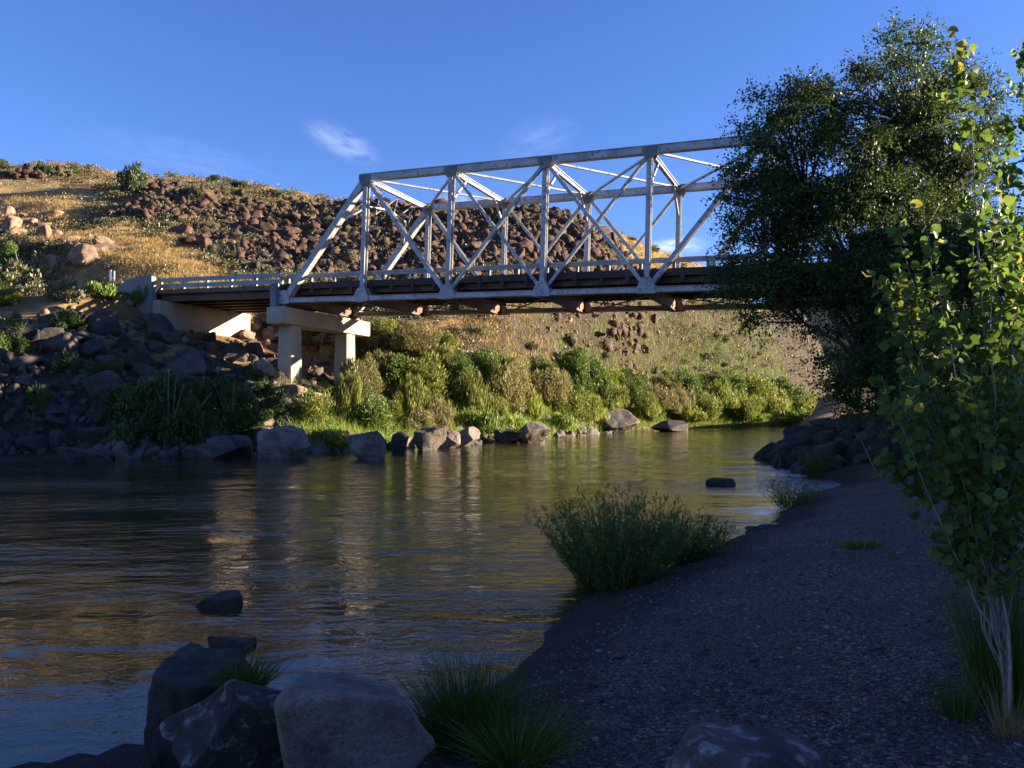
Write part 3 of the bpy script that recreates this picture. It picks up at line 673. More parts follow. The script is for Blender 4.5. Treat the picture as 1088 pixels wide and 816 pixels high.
for px, top, base, w, kind, sd, lab in ((393, 457, 486, 38, 'shorerock', 71, 'blocky pale brown boulder at the far waterline below the pier'), (304, 452, 486, 40, 'shorerock', 72, 'grey block boulder at the waterline left of the pier reflection'),
        (455, 452, 477, 26, 'shorerock', 73, 'pointed tan boulder at the far waterline, left of a cluster'), (478, 455, 475, 18, 'shorerock', 74, 'small tan boulder in the middle of the waterline cluster'), (497, 453, 473, 22, 'shorerock', 75, 'rounded grey boulder right end of the waterline cluster'),
        (541, 456, 470, 26, 'riprap', 76, 'low dark boulder touching a pointed pale boulder at far waterline'), (566, 448, 470, 32, 'shorerock', 77, 'pointed pale boulder at the far waterline beside low dark one'),
        (655, 434, 459, 36, 'shorerock', 78, 'large grey boulder standing in the river against the green bank'), (632, 446, 458, 20, 'riprap', 80, 'dark low rock left beside the large boulder in the river'), (711, 446, 458, 30, 'riprap', 79, 'dark flat topped rock in the river, right of the large boulder'),
        (20, 430, 482, 62, 'riprap', 81, 'huge shaded grey boulder at the left edge of the photo'), (95, 474, 490, 40, 'riprap', 82, 'flat shaded rock at the water below the left bank shrubs'), (225, 466, 486, 34, 'riprap', 83, 'shaded angular rock at waterline right of the big dark shrub'),
        (252, 462, 484, 26, 'riprap', 84, 'shaded dark rock at waterline, second left of the pier reflection'), (425, 458, 478, 16, 'riprap', 86, 'dark small rock between the blocky boulder and tan cluster')):
    x, y, z = ground(px, min(base, 486)+0); y = max(y, 20)
    Y = EYE*F/(base-438)*.985; big_rock('shore_boulder', px, top, base+3, w*1.25, Y, kind, sd, lab, npl=10, pw=40, lo=.55, top=.72, tilt=.38, rz=sd*1.3, sy=1.0)

# rip-rap on the shaded left bank
placed = []
def spread(n, fn, rmin):
    out = []; tries = 0
    while len(out) < n and tries < n*40:
        tries += 1; p = fn()
        if p is None: continue
        if all((p[0]-a)**2+(p[1]-b)**2 > (rmin*(p[2]+s_))**2 for a, b, s_ in out): out.append(p)
    return out
def left_bank():
    px = random.uniform(-40, 300); py = random.uniform(345, 482)
    x, y, z = ground(px, py)
    if y > 60 or y < 30: return None
    return (x, y, random.choice((.35, .5, .6, .8, 1.05)))
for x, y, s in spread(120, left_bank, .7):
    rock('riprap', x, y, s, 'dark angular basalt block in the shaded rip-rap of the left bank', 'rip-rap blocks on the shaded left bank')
def under_span():
    px = random.uniform(255, 395); py = random.uniform(345, 478)
    x, y, z = ground(px, py)
    if y > 72 or y < 40: return None
    return (x, y, random.choice((.35, .45, .6, .8)))
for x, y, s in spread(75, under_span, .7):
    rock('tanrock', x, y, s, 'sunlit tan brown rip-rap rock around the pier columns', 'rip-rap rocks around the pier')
def right_bank():
    t = random.uniform(0, 1); P = [(10.9, 28.5), (11.4, 33), (12.1, 37), (15.5, 45)]
    x = np.interp(t*3, range(4), [p[0] for p in P]); y = np.interp(t*3, range(4), [p[1] for p in P]); d = random.uniform(-.3, 4.5)
    return (x+d*.95, y-d*.4, random.choice((.35, .45, .55, .7)))
def y_near(x): return float(np.interp(x, NS[:, 0], NS[:, 1]))
for x, y, s in spread(60, right_bank, .55):
    rock('riprap', x, y, s, 'dark rip-rap rock below the big tree on the right bank', 'rip-rap rocks on the right bank', sink=.2)
for k, (px, py, s) in enumerate(((831, 483, .5), (862, 484, .55), (905, 490, .6), (880, 470, .5))):
    Y = EYE*F/(py+12-438)*.9; Y = 33-1.5*k; x = (px-544)/F*Y
    rock('riprap', x, Y, s, ('blunt dark rock ending the right bank point at the water', 'second dark rock in from the water on the right bank point', 'broad dark boulder under the big tree trunk', 'dark rock heaped on top of the right bank point')[k], sink=.15)
# talus slope: the largest blocks are things, the rest is one mass
def scatter_zone(Z, n, thr=.25):
    out = []
    while len(out) < n:
        a, b, r = random.choice(Z); x = a+random.uniform(-r, r)*1.1; y = b+random.uniform(-r, r)*1.1
        if float(disc(np.array([x]), np.array([y]), Z)[0])+.25*random.uniform(-1, 1) > thr: out.append((x, y))
    return out
for i, (x, y) in enumerate(scatter_zone(Z_TALUS, 250, .3)):
    rock('talus', x, y, random.choice((.4, .45, .55, .65, .8, 1.1)), 'rust brown basalt block on the dark talus slope behind the bridge', 'basalt blocks on the talus slope', sink=.25, name='talus_block')
for i, (x, y) in enumerate(scatter_zone(Z_RUST, 60, .3)):
    rock('tanrock', x, y, random.choice((.35, .5, .65, .85, 1.1)), 'orange brown rock in the broken outcrop left of the white posts', 'rocks of the orange outcrop', sink=.3, name='outcrop_rock')
def rock_mass(name, pts, sizes, mat, label, sub=2):
    Vs, Qs, n = [], [], 0
    pr = [rock_verts(300+i, sub, npl=8, pw=60, rough=.04, lo=.48) for i in range(6)]
    P = np.array(pts); Z = H(P[:, 0], P[:, 1])
    for (x, y), z, s in zip(pts, Z, sizes):
        V, Q = random.choice(pr); A = np.array(Euler((random.uniform(0, 6), random.uniform(0, 6), random.uniform(0, 6))).to_matrix())
        V = (V*np.array([random.uniform(.7, 1.2), random.uniform(.7, 1.2), random.uniform(.5, .9)]))@A.T*s+np.array([x, y, z+s*.2])
        Vs.append(V); Qs.append(Q+n); n += len(V)
    tag(obj(name, mesh_np(name, np.concatenate(Vs), [np.concatenate(Qs)], M[mat])), label, 'rocks', kind='stuff')
pts = scatter_zone(Z_TALUS, 3400, .22); rock_mass('talus', pts, [random.choice((.22, .3, .4, .5, .65, .85)) for _ in pts], 'talus', 'mass of small rust brown basalt rubble on the talus slope')
pts = []
while len(pts) < 900:
    px, py = random.uniform(-60, 880), random.uniform(180, 430); x, y, z = ground(px, py)
    if 50 < y < 200: pts.append((x, y))
rock_mass('scree', pts, [random.choice((.12, .18, .25, .4)) for _ in pts], 'tanrock', 'scattered small tan stones across the dry hillside', 1)
pts = []
while len(pts) < 900:
    px, py = random.uniform(-60, 400), random.uniform(340, 486); x, y, z = ground(px, py)
    if 34 < y < 66 and z > .02: pts.append((x, y))
rock_mass('bank_rubble', pts, [random.choice((.12, .18, .25, .35)) for _ in pts], 'riprap', 'small dark rubble between the rip-rap blocks of the left bank', 2)

pts = []
while len(pts) < 420:
    X = random.uniform(-24, 12); y = float(np.interp(X, FS[:, 0], FS[:, 1])); d = random.gauss(.5, 1.1)
    if float(vnoise(np.array([X*.55]), np.array([3.3]), seed=91)[0]) > -.05: pts.append((X-.5*d, y+.85*d))
rock_mass('shore_rubble', pts, [random.choice((.14, .2, .28, .4, .55)) for _ in pts], 'shorerock', 'small brown stones strewn along the far waterline', 3)
# ------------------------------------------------------------------ foliage
def rand_dirs(n, g): d = g.normal(size=(n, 3)); return d/np.linalg.norm(d, axis=1)[:, None]
def leaves(P, D, N, L, Wd, fold=.25, quad=False):
    "P base points, D pointing direction, N face normal; L length, Wd width arrays -> verts, face arrays"
    D = D/np.linalg.norm(D, axis=1)[:, None]; S = np.cross(D, N); S /= (np.linalg.norm(S, axis=1)[:, None]+1e-9); N = np.cross(S, D)
    L = np.broadcast_to(L, len(P))[:, None]; Wd = np.broadcast_to(Wd, len(P))[:, None]; n = len(P); k = np.arange(n)
    if quad is True or quad == 1 and quad != 'round':
        V = np.stack([P, P+D*L*.5+S*Wd*.5, P+D*L, P+D*L*.45-S*Wd*.5], 1).reshape(-1, 3)
        return V, [np.stack([k*4, k*4+1, k*4+2, k*4+3], 1)], 4
    up = N*Wd*fold
    if quad == 'round':
        pr = [(.10, .30), (.34, .52), (.68, .40)]
        V = np.stack([P]+[P+D*L*a+S*Wd*b+up*b for a, b in pr]+[P+D*L]+[P+D*L*a-S*Wd*b+up*b for a, b in pr[::-1]], 1).reshape(-1, 3); k8 = k*8
        return V, [np.stack([k8, k8+1, k8+2, k8+3, k8+4], 1), np.stack([k8, k8+4, k8+5, k8+6, k8+7], 1)], 8
    V = np.stack([P, P+D*L*.28+S*Wd*.5+up, P+D*L*.68+S*Wd*.42+up, P+D*L, P+D*L*.68-S*Wd*.42+up, P+D*L*.28-S*Wd*.5+up], 1).reshape(-1, 3)
    k6 = k*6
    return V, [np.stack([k6, k6+1, k6+2, k6+3], 1), np.stack([k6, k6+3, k6+4, k6+5], 1)], 6
def blades(P, D, L, Wd, g, bend=.6, seg=3):
    "grass blades / wands: tapered bent strips"
    n = len(P); D = D/np.linalg.norm(D, axis=1)[:, None]; side = np.cross(D, rand_dirs(n, g)); side /= np.linalg.norm(side, axis=1)[:, None]
    out = np.stack([D[:, 0], D[:, 1], np.full(n, -.25)], 1)+.25*g.normal(size=(n, 3))
    V = []
    for i in range(seg+1):
        t = i/seg; c0 = P+D*(L*t)[:, None]+out*(L*bend*t*t)[:, None]*.6; w = (Wd*(1-t*.9))[:, None]
        V += [c0-side*w/2, c0+side*w/2]
    V = np.stack(V, 1).reshape(-1, 3); m = 2*(seg+1); b = np.arange(n)*m
    Q = np.concatenate([np.stack([b+2*i, b+2*i+1, b+2*i+3, b+2*i+2], 1) for i in range(seg)])
    return V, [Q], m
def bush_mesh(name, mat, seed, nclump=16, nl=130, leaf=.16, asp=.55, up=.35, fine=False):
    "unit bush: radius about 1, height about 1; leaf clumps through an uneven volume"
    g = np.random.default_rng(seed); Ps, Ds, Ns, T = [], [], [], []
    lob = [(g.uniform(0, .62), g.uniform(0, 6.28), g.uniform(.32, .52), g.uniform(.5, 1.0)) for _ in range(6)]; lob[0] = (.1, lob[0][1], .5, 1.0)
    for i in range(nclump):
        lr, la, lw, lh = lob[i % 6]; a = g.uniform(0, 2*math.pi); r0 = g.uniform(0, 1)**.6; h = lh*(g.uniform(.1, 1.0))*(1-.4*r0*r0)
        px, py = lr*math.cos(la)+r0*lw*math.cos(a), lr*math.sin(la)+r0*lw*math.sin(a); r = math.hypot(px, py); a = math.atan2(py, px)
        c0 = np.array([r*math.cos(a), r*math.sin(a), h*.88]); sz = g.uniform(.13, .28); tt = g.uniform(-.22, .22)
        d = rand_dirs(nl, g); rr = g.uniform(.3, 1, nl)**.5
        p = c0+d*rr[:, None]*np.array([sz, sz, sz*(1.5 if fine else .9)]); Ps.append(p)
        Ds.append(d*.7+np.array([0, 0, up*(3 if fine else 1)])+.4*g.normal(size=(nl, 3))); Ns.append(d+.6*g.normal(size=(nl, 3))); T.append(np.clip(.5+tt+.22*g.normal(size=nl), 0, 1))
    P, D, N, T = map(np.concatenate, (Ps, Ds, Ns, T)); P[:, 2] = np.abs(P[:, 2])
    L = leaf*g.uniform(.6, 1.3, len(P)); V, Fs, k = leaves(P, D, N, L, L*asp, quad=True)
    return mesh_np(name, V, Fs, M[mat], tint=np.repeat(T, k))
def stem_mesh(seed, n=9, mat='twig', thick=.018):
    g = np.random.default_rng(seed); m = MB()
    for i in range(n):
        a = g.uniform(0, 2*math.pi); r = g.uniform(.2, .7)
        pts = [(.08*math.cos(a), .08*math.sin(a), -.08), (r*.45*math.cos(a), r*.45*math.sin(a), .35), (r*math.cos(a+.2), r*math.sin(a+.2), g.uniform(.6, .85))]
        m.tube(pts, [thick, thick*.7, thick*.3], 5)
    return m.mesh('stems', M[mat])
BUSH = {}
def bush_proto(kind):
    if kind not in BUSH:
        k = len(BUSH)*10+500
        spec = {'willow': ('willow', 40, 280, .072, .5, .12, True), 'yellow': ('yellow', 40, 280, .072, .5, .12, True), 'olive': ('olive', 40, 280, .085, .3, .25, True), 'lime': ('lime', 20, 150, .2, .16, 1.2, True),
                'feather': ('yellow', 34, 230, .15, .16, 1.0, True), 'feather_olive': ('olive', 34, 230, .15, .16, 1.0, True),
                'sage': ('sage', 14, 120, .15, .45, .5, False), 'juniper': ('juniper', 40, 200, .085, .5, .4, False), 'shade_shrub': ('shade_shrub', 40, 260, .065, .6, .3, False)}[kind]
        BUSH[kind] = [(bush_mesh('foliage', spec[0], k+i, *spec[1:]), stem_mesh(k+i)) for i in range(4)]
    return BUSH[kind]
def bush(kind, x, y, wid, hgt, label, group=None, name='bush', cat='bush', z=None, stems=True):
    fm, sm = random.choice(bush_proto(kind)); zz = gz(x, y) if z is None else z
    if stems:
        r = empty(name, (x, y, zz-.05), random.uniform(0, 6.28)); r.scale = (wid/2, wid/2, hgt)
        obj('foliage', fm, r); obj('stems', sm, r)
    else:
        r = obj(name, fm); r.location = (x, y, zz-.05); r.rotation_euler = (0, 0, random.uniform(0, 6.28)); r.scale = (wid/2, wid/2, hgt)
    return tag(r, label, cat, group)
COLW = {'willow': 'mid green', 'yellow': 'yellow green', 'olive': 'olive tan', 'lime': 'bright lime'}
def bush_px(px, py, wpx, hpx, kind, label, group=None, name='bush', Y=None):
    if py < 470 and px > 370: hpx *= .69; wpx *= 1.1
    x, y, z = ground(px, py)
    if Y: x, y = (px-544)/F*Y, Y; z = gz(x, y)
    return bush(kind, x, y, wpx/F*y*1.15, hpx/F*y*1.12, label, group, name)
FB = [  # far bank, back to front
 (398, 372, 52, 38, 'yellow', 'tall yellow green bush under the truss right beside the pier cap'), (432, 378, 48, 40, 'olive', 'dull olive bush under the truss, right of the tall yellow one'),
 (470, 376, 44, 34, 'yellow', 'small yellow bush high under the second truss panel'), (385, 425, 46, 62, 'olive', 'olive bush directly right of the far pier column'),
 (420, 415, 46, 50, 'willow', 'dark green bush between two olive bushes right of the pier'), (448, 428, 60, 72, 'yellow', 'broad yellow green willow above the tan waterline rocks'),
 (485, 420, 50, 62, 'willow', 'leafy green willow with a rounded top above the waterline rocks'), (515, 408, 46, 44, 'willow', 'round green bush high on the bank under the middle truss post'),
 (540, 438, 62, 74, 'olive', 'large feathery olive tan willow in the middle of the far bank'), (575, 430, 50, 52, 'olive', 'feathery tan bush right of the large olive willow'),
 (395, 462, 52, 62, 'willow', 'fresh blue green bush at the foot of the far pier column'), (448, 464, 44, 40, 'olive', 'brownish bush among the tan waterline rocks'),
 (415, 446, 34, 40, 'yellow', 'small yellow bush behind the fresh green one near the pier'), (608, 420, 54, 66, 'willow', 'tall dark green bush left of the large river boulder'),
 (632, 425, 50, 52, 'willow', 'green bush directly behind the large river boulder'), (600, 448, 52, 40, 'yellow', 'low yellow green bush left of the large river boulder'),
 (665, 428, 54, 44, 'willow', 'leafy green bush right behind the large river boulder'), (690, 436, 44, 40, 'olive', 'low tan bush above the dark flat rock in the river'),
 (722, 432, 54, 48, 'willow', 'broad green bush right of the dark flat river rock'), (742, 445, 46, 40, 'yellow', 'yellow bush at the water past the dark flat river rock'),
 (770, 428, 56, 40, 'willow', 'green bush half way along the far right bank'), (800, 432, 50, 44, 'yellow', 'yellow green bush left of the dark tree on far bank'),
 (828, 430, 46, 38, 'willow', 'green bush nearest the dark tree on the far bank'), (850, 438, 44, 32, 'yellow', 'last yellow bush seen before the dark tree hides the bank'),
 (700, 418, 36, 26, 'olive', 'small tan bush above the green row on the far bank'), (330, 455, 56, 44, 'yellow', 'sunlit yellow green shrub at the foot of the near pier column'),
 (645, 412, 36, 30, 'yellow', 'small yellow bush up the slope behind the large river boulder'), (760, 412, 34, 22, 'olive', 'small grey bush on the slope above the far right bank'),
 (350, 476, 52, 20, 'lime', 'low bright grass clump at the water between two shore blocks'), (505, 462, 60, 34, 'lime', 'bright lime clump above the rounded grey waterline boulder'),
 (545, 462, 50, 32, 'lime', 'bright lime clump behind the pointed pale waterline boulder'), (590, 458, 44, 26, 'lime', 'lime clump left of the large river boulder at the water'),
 (690, 450, 40, 20, 'lime', 'lime clump between the two rocks in the river'), (740, 450, 50, 18, 'lime', 'low lime clump at the water past the flat river rock'),
 (790, 450, 60, 20, 'lime', 'low lime clump along the far right waterline'), (835, 450, 50, 20, 'lime', 'low lime clump by the dark tree at the far waterline')]
for px, py, w, h, kd, lab in ((368, 440, 34, 40, 'feather', 'feathery yellow willow in the gap right of the near pier column'), (435, 440, 40, 50, 'feather', 'feathery yellow willow behind the pointed tan waterline boulder'),
        (465, 458, 50, 40, 'feather_olive', 'straw coloured brush above the middle of the tan rock cluster'), (495, 440, 44, 56, 'feather', 'tall feathery willow behind the bright lime clump'), (520, 452, 50, 44, 'feather', 'feathery yellow green willow beside the large olive tan one'),
        (562, 450, 44, 48, 'feather', 'feathery yellow willow behind the pointed pale waterline boulder'), (590, 432, 44, 48, 'feather_olive', 'straw brush between two green bushes left of the river boulder'), (622, 448, 44, 36, 'feather', 'feathery yellow willow just left behind the large river boulder'),
        (650, 440, 44, 40, 'feather', 'feathery yellow brush directly behind the large river boulder'), (680, 445, 48, 34, 'feather', 'feathery yellow brush between the two river rocks'), (708, 442, 44, 40, 'feather_olive', 'straw brush behind the dark flat topped river rock'),
        (730, 448, 48, 30, 'feather', 'feathery yellow brush at water right of the flat river rock'), (757, 440, 48, 38, 'feather', 'feathery willow at the water half way along the far right bank'), (785, 444, 52, 32, 'feather', 'low feathery brush at the water on the far right bank'),
        (815, 442, 52, 32, 'feather', 'low feathery brush left of the dark tree at the far water'), (845, 446, 50, 26, 'feather', 'last feathery brush beside the dark tree at the far water'), (405, 405, 40, 40, 'feather_olive', 'straw brush under the bridge right of the far pier column'), (460, 395, 50, 36, 'feather', 'feathery yellow brush high on the bank below the second panel'), (545, 405, 44, 34, 'feather', 'feathery yellow brush high on the bank below the third panel'), (575, 402, 40, 30, 'willow', 'small green bush high on the bank below the third post')):
    bush_px(px, py, w, h, kd, lab, name='willow_bush')
for a in FB: bush_px(*a, name='willow_bush' if a[4] != 'lime' else 'grass_clump')
for px, py, w, h, lab in ((185, 478, 105, 92, 'big dark rounded shrub on the shaded left bank above water'), (250, 462, 70, 62, 'dark shrub right of the big rounded one on the left bank'), (140, 450, 56, 48, 'dark shrub left of the big rounded one on the left bank'),
        (40, 442, 34, 40, 'thin pale shrub standing beside the huge left edge boulder'), (12, 376, 46, 42, 'green shrub at the left edge below the road'), (80, 352, 50, 26, 'low sunlit shrub at the road edge left of the abutment'),
        (285, 450, 44, 40, 'small shrub left of the near pier column in shade'), (75, 395, 40, 26, 'low shrub in the upper rip-rap below the road'), (118, 405, 36, 24, 'small shrub among the shaded rip-rap blocks'), (270, 420, 50, 30, 'low green shrub under the girder span'),
        (222, 430, 60, 36, 'leafy shrub above the dark ones on the left bank'), (160, 475, 50, 40, 'low dark shrub at the water in front of the big one')):
    bush_px(px, py, w, h, 'shade_shrub', lab, name='shrub')
for px, py, w, h, kind, lab in ((30, 310, 66, 40, 'sage', 'large grey green sagebrush above the road at the left'), (12, 290, 34, 30, 'willow', 'green bush at left edge above the road'), (72, 322, 50, 26, 'sage', 'sagebrush just left of the white posts'), (5, 325, 50, 26, 'yellow', 'yellow green bush at the left edge on the road side'), (110, 322, 46, 16, 'lime', 'yellow green weeds below the white posts'), (150, 326, 40, 18, 'lime', 'yellow green weeds beside the rounded wing wall')):
    bush_px(px, py, w, h, kind, lab, name='sagebrush' if kind == 'sage' else 'bush')
# junipers along the skyline
def juniper(px, py, wpx, hpx, label):
    x, y, z = ground(px, py)
    if y > 250: x, y, z = at(px, py, 130)[0], 130, gz(at(px, py, 130)[0], 130)
    r = empty('juniper_tree', (x, y, z-.2), random.uniform(0, 6)); w, h = wpx/F*y, hpx/F*y
    r.scale = (w/2*1.1, w/2*1.1, h*1.08)
    g = random.choice(bush_proto('juniper')); obj('crown', g[0], r); m = MB(); m.tube([(0, 0, -.1), (.03, .02, .4), (0, 0, .9)], [.10, .07, .02], 6); obj('trunk', m.mesh('trunk', M['bark']), r)
    return tag(r, label, 'tree')
for a in ((141, 205, 36, 36, 'large round juniper breaking the skyline on the left hill'), (160, 186, 14, 12, 'small juniper right behind the largest skyline juniper'), (200, 184, 18, 11, 'low juniper on the skyline right of the largest one'), (224, 195, 18, 12, 'dark small juniper second right of the largest one'), (256, 202, 20, 12, 'flat topped juniper at middle of the skyline'), (290, 207, 16, 8, 'tiny juniper on the skyline left of the truss'), (46, 184, 20, 14, 'bushy juniper on the skyline at upper left'), (3, 180, 14, 14, 'juniper at the left edge on the skyline'),
          (208, 215, 24, 18, 'round green juniper on the slope below the skyline'), (78, 182, 12, 8, 'tiny juniper between two larger on the left skyline'), (405, 222, 22, 14, 'juniper on the skyline behind the portal of the truss')):
    juniper(*a)
# sagebrush over the hill: the ones that show largest are things, the rest one mass
def hill_pt(ylo=171, yhi=425):
    while True:
        px = random.uniform(-40, 870); py = random.uniform(ylo, yhi); x, y, z = ground(px, py)
        if not (56 < y < 190): continue
        xa, ya = np.array([x]), np.array([y])
        if disc(xa, ya, Z_GRASS)[0] > .45 and random.random() < .93: continue
        if disc(xa, ya, Z_SOIL)[0] > .45 and random.random() < .8: continue
        if disc(xa, ya, Z_TALUS)[0] > .6 and random.random() < .55: continue
        if disc(xa, ya, Z_DRY)[0] > .4 and random.random() < .65: continue
        s, w = bridge_coords(x, y)
        if s < 2 and -3 < w < TW+4: continue
        return x, y
SG = sorted([(*hill_pt(), random.uniform(.8, 2.1)) for _ in range(230)], key=lambda p: p[1])
for x, y, s in SG:
    bush('sage', x, y, s*1.3, s*.62, 'grey green sagebrush on the dry hillside', 'sagebrush dotted over the hillside', name='sagebrush', stems=False)
def bush_mass(name, pts, kind, smin, smax, label, nl=44, leaf=.21):
    Vs, Ts, n = [], [], len(pts); g = np.random.default_rng(77)
    P = np.array(pts); Z = H(P[:, 0], P[:, 1]); s = g.uniform(smin, smax, n)
    d = rand_dirs(n*nl, g); d[:, 2] = np.abs(d[:, 2]); S = np.repeat(s, nl)
    p = np.stack([np.repeat(P[:, 0], nl), np.repeat(P[:, 1], nl), np.repeat(Z, nl)], 1)+d*(S*g.uniform(.4, 1, n*nl))[:, None]*np.array([.6, .6, .6])
    L = leaf*S*g.uniform(.6, 1.3, n*nl); V, Fs, k = leaves(p, d+.5*g.normal(size=d.shape), d+.6*g.normal(size=d.shape), L, L*.6, quad=True)
    T = np.clip(np.repeat(g.uniform(.15, .85, n), nl)+.15*g.normal(size=n*nl), 0, 1)
    tag(obj(name, mesh_np(name, V, Fs, M[kind], tint=np.repeat(T, k))), label, 'plants', kind='stuff')
bush_mass('sagebrush_cover', [hill_pt() for _ in range(6800)], 'sage', .5, 1.3, 'low grey sage scrub covering the dry hillside')
# dry grass
def blade_mass(name, P2, mat, lmin, lmax, wid, label, per=1, spread_=.2, seed=5, lean=.35, bend=.5, seg=2):
    g = np.random.default_rng(seed); P2 = np.repeat(np.array(P2), per, 0); n = len(P2); P2 = P2+g.normal(size=(n, 2))*spread_
    z = H(P2[:, 0], P2[:, 1]); k = z > .02; P2, z = P2[k], z[k]; n = len(z)
    D = np.stack([g.normal(size=n)*lean, g.normal(size=n)*lean, np.ones(n)], 1)
    V, Fs, m = blades(np.column_stack([P2, z-.02]), D, g.uniform(lmin, lmax, n), wid*g.uniform(.6, 1.3, n), g, bend, seg)
    tag(obj(name, mesh_np(name, V, Fs, M[mat], tint=np.repeat(np.clip(.5+.25*g.normal(size=n), 0, 1), m))), label, 'grass', kind='stuff')
pts = scatter_zone(Z_GRASS[:-1], 4200, .2)+scatter_zone(Z_DRY, 8500, .12)+[hill_pt() for _ in range(3600)]
blade_mass('dry_grass', pts, 'drygrass', .25, .6, .055, 'golden dry grass on the sunlit slope', per=9, spread_=.45)
pts = []
while len(pts) < 4200:
    px = random.uniform(340, 870); i = random.uniform(0, 1); X = random.uniform(-11.5, 52); y = float(np.interp(X, FS[:, 0], FS[:, 1])); d = abs(random.gauss(0, 1))*3.6+.2
    pts.append((X-.6*d, y+.8*d))
blade_mass('bank_grass', pts, 'lime', .5, 1.15, .06, 'bright green grass along the far waterline', per=14, spread_=.3, bend=.7)

# ------------------------------------------------------------------ trees on the near bank
def tree(name, x, y, lobes, leafm, seed, label, nclump, twigs, per, leaf, asp=.5, droop=.25, trunk_r=.28, dep=2.6, bark='bark', cat='tree', base_limbs=6, lean=(0, 0)):
    g = np.random.default_rng(seed); z0 = gz(x, y); root = empty(name, (x, y, z0)); tag(root, label, cat)
    org = np.array([x, y, z0]); m = MB(); cl = []
    wts = np.array([a[3]*a[4] for a in lobes], float); wts /= wts.sum()
    for i in range(nclump):
        cx, cz, cy, rx, rz = lobes[g.choice(len(lobes), p=wts)]
        d = rand_dirs(1, g)[0]; r = g.uniform(.25, 1)**.45
        cl.append(np.array([cx, cy, cz])+d*r*np.array([rx, min(dep, rx*1.1), rz]))
    cl = np.array(cl)-org
    top = cl[:, 2].max()
    tr = [np.array([0, 0, -.3]), np.array([.05, 0, top*.18]), np.array([lean[0]*.4, lean[1]*.4, top*.35]), np.array([lean[0]*.8, lean[1]*.8, top*.6]), np.array([lean[0], lean[1], top*.88])]
    m.tube(tr, [trunk_r*1.25, trunk_r, trunk_r*.8, trunk_r*.5, trunk_r*.1], 9)
    # limbs: trunk -> hubs -> clumps
    nh = base_limbs; hubs = cl[g.choice(len(cl), nh, replace=False)]*np.array([.62, .62, .8])
    def on_trunk(h):
        zs = [p[2] for p in tr]; return np.array([np.interp(h, zs, [p[k] for p in tr]) for k in range(3)])
    for h in hubs:
        a = on_trunk(np.clip(h[2]*.45, top*.12, top*.6)); mid = (a+h)/2+np.array([0, 0, .12*top])*.3+g.normal(size=3)*.12
        m.tube([a, mid, h], [trunk_r*.42, trunk_r*.3, trunk_r*.2], 6)
    Ps, Ds, T = [], [], []
    for c0 in cl:
        h = hubs[np.argmin(np.linalg.norm(hubs-c0, axis=1)+2*(hubs[:, 2] > c0[2]+1))]
        mid = (h+c0)/2+g.normal(size=3)*.18+np.array([0, 0, .15]); m.tube([h, mid, c0], [trunk_r*.17, trunk_r*.1, trunk_r*.05], 5)
        tt = g.uniform(-.2, .2)
        for k in range(twigs):
            d = rand_dirs(1, g)[0]*np.array([1, 1, .75])+.35*(c0-np.array([0, 0, top*.45]))/top+np.array([0, 0, .1]); d /= np.linalg.norm(d); L = g.uniform(.45, 1.15)
            t = np.linspace(.12, 1, per); p = c0+d*(L*t)[:, None]+np.array([0, 0, -droop])*(L*t*t)[:, None]*1.1
            if k % 4 == 0: m.tube([c0, p[per//2], p[-1]], [trunk_r*.035, trunk_r*.025, trunk_r*.012], 3)
            Ps.append(p+g.normal(size=(per, 3))*.05); Ds.append(np.tile(d+np.array([0, 0, -droop]), (per, 1))+.8*g.normal(size=(per, 3))); T.append(np.clip(.45+tt+.2*g.normal(size=per), 0, 1))
    P, D, T = np.concatenate(Ps), np.concatenate(Ds), np.concatenate(T); n = len(P)
    L = leaf*g.uniform(.6, 1.25, n); V, Fs, k = leaves(P, D, rand_dirs(n, g)+np.array([0, 0, .5]), L, L*asp, quad=bool(leaf < .12))
    obj('trunk', m.mesh('trunk', M[bark], smooth=True), root); obj('crown', mesh_np('crown', V, Fs, M[leafm], tint=np.repeat(T, k)), root)
    return root
def lobe(px, py, rx, rz, Y, dy=0): X, _, Z = at(px, py, Y); return (X, Z, Y+dy, rx/F*Y, rz/F*Y)
TY = 26.0
tree('elm_tree', at(938, 470, TY)[0], TY, [lobe(868, 180, 88, 92, TY), lobe(815, 240, 45, 85, TY), lobe(950, 110, 70, 82, TY), lobe(905, 250, 80, 90, TY), lobe(985, 190, 60, 110, TY, 1), lobe(905, 365, 50, 70, TY), lobe(945, 420, 55, 50, TY), lobe(860, 310, 55, 30, TY), lobe(975, 320, 60, 110, TY, 1), lobe(1022, 135, 62, 90, TY, 1), lobe(1050, 250, 60, 110, TY, 1.5), lobe(840, 130, 50, 50, TY), lobe(800, 290, 35, 50, TY)],
     'elm', 3, 'large dark leafy tree on the right bank hiding the bridge end', 530, 31, 12, .115, .5, .30, .22, 2.6, base_limbs=30, lean=(-.3, 0))
T3 = 30.0
tree('elm_tree', at(1040, 480, T3)[0], T3, [lobe(1040, 330, 70, 90, T3), lobe(1020, 420, 70, 60, T3), lobe(1080, 420, 60, 70, T3), lobe(1000, 250, 40, 80, T3)], 'elm', 13, 'lower dark tree behind the pale stemmed saplings', 150, 26, 10, .13, .5, .25, .2, 2.4, base_limbs=7)
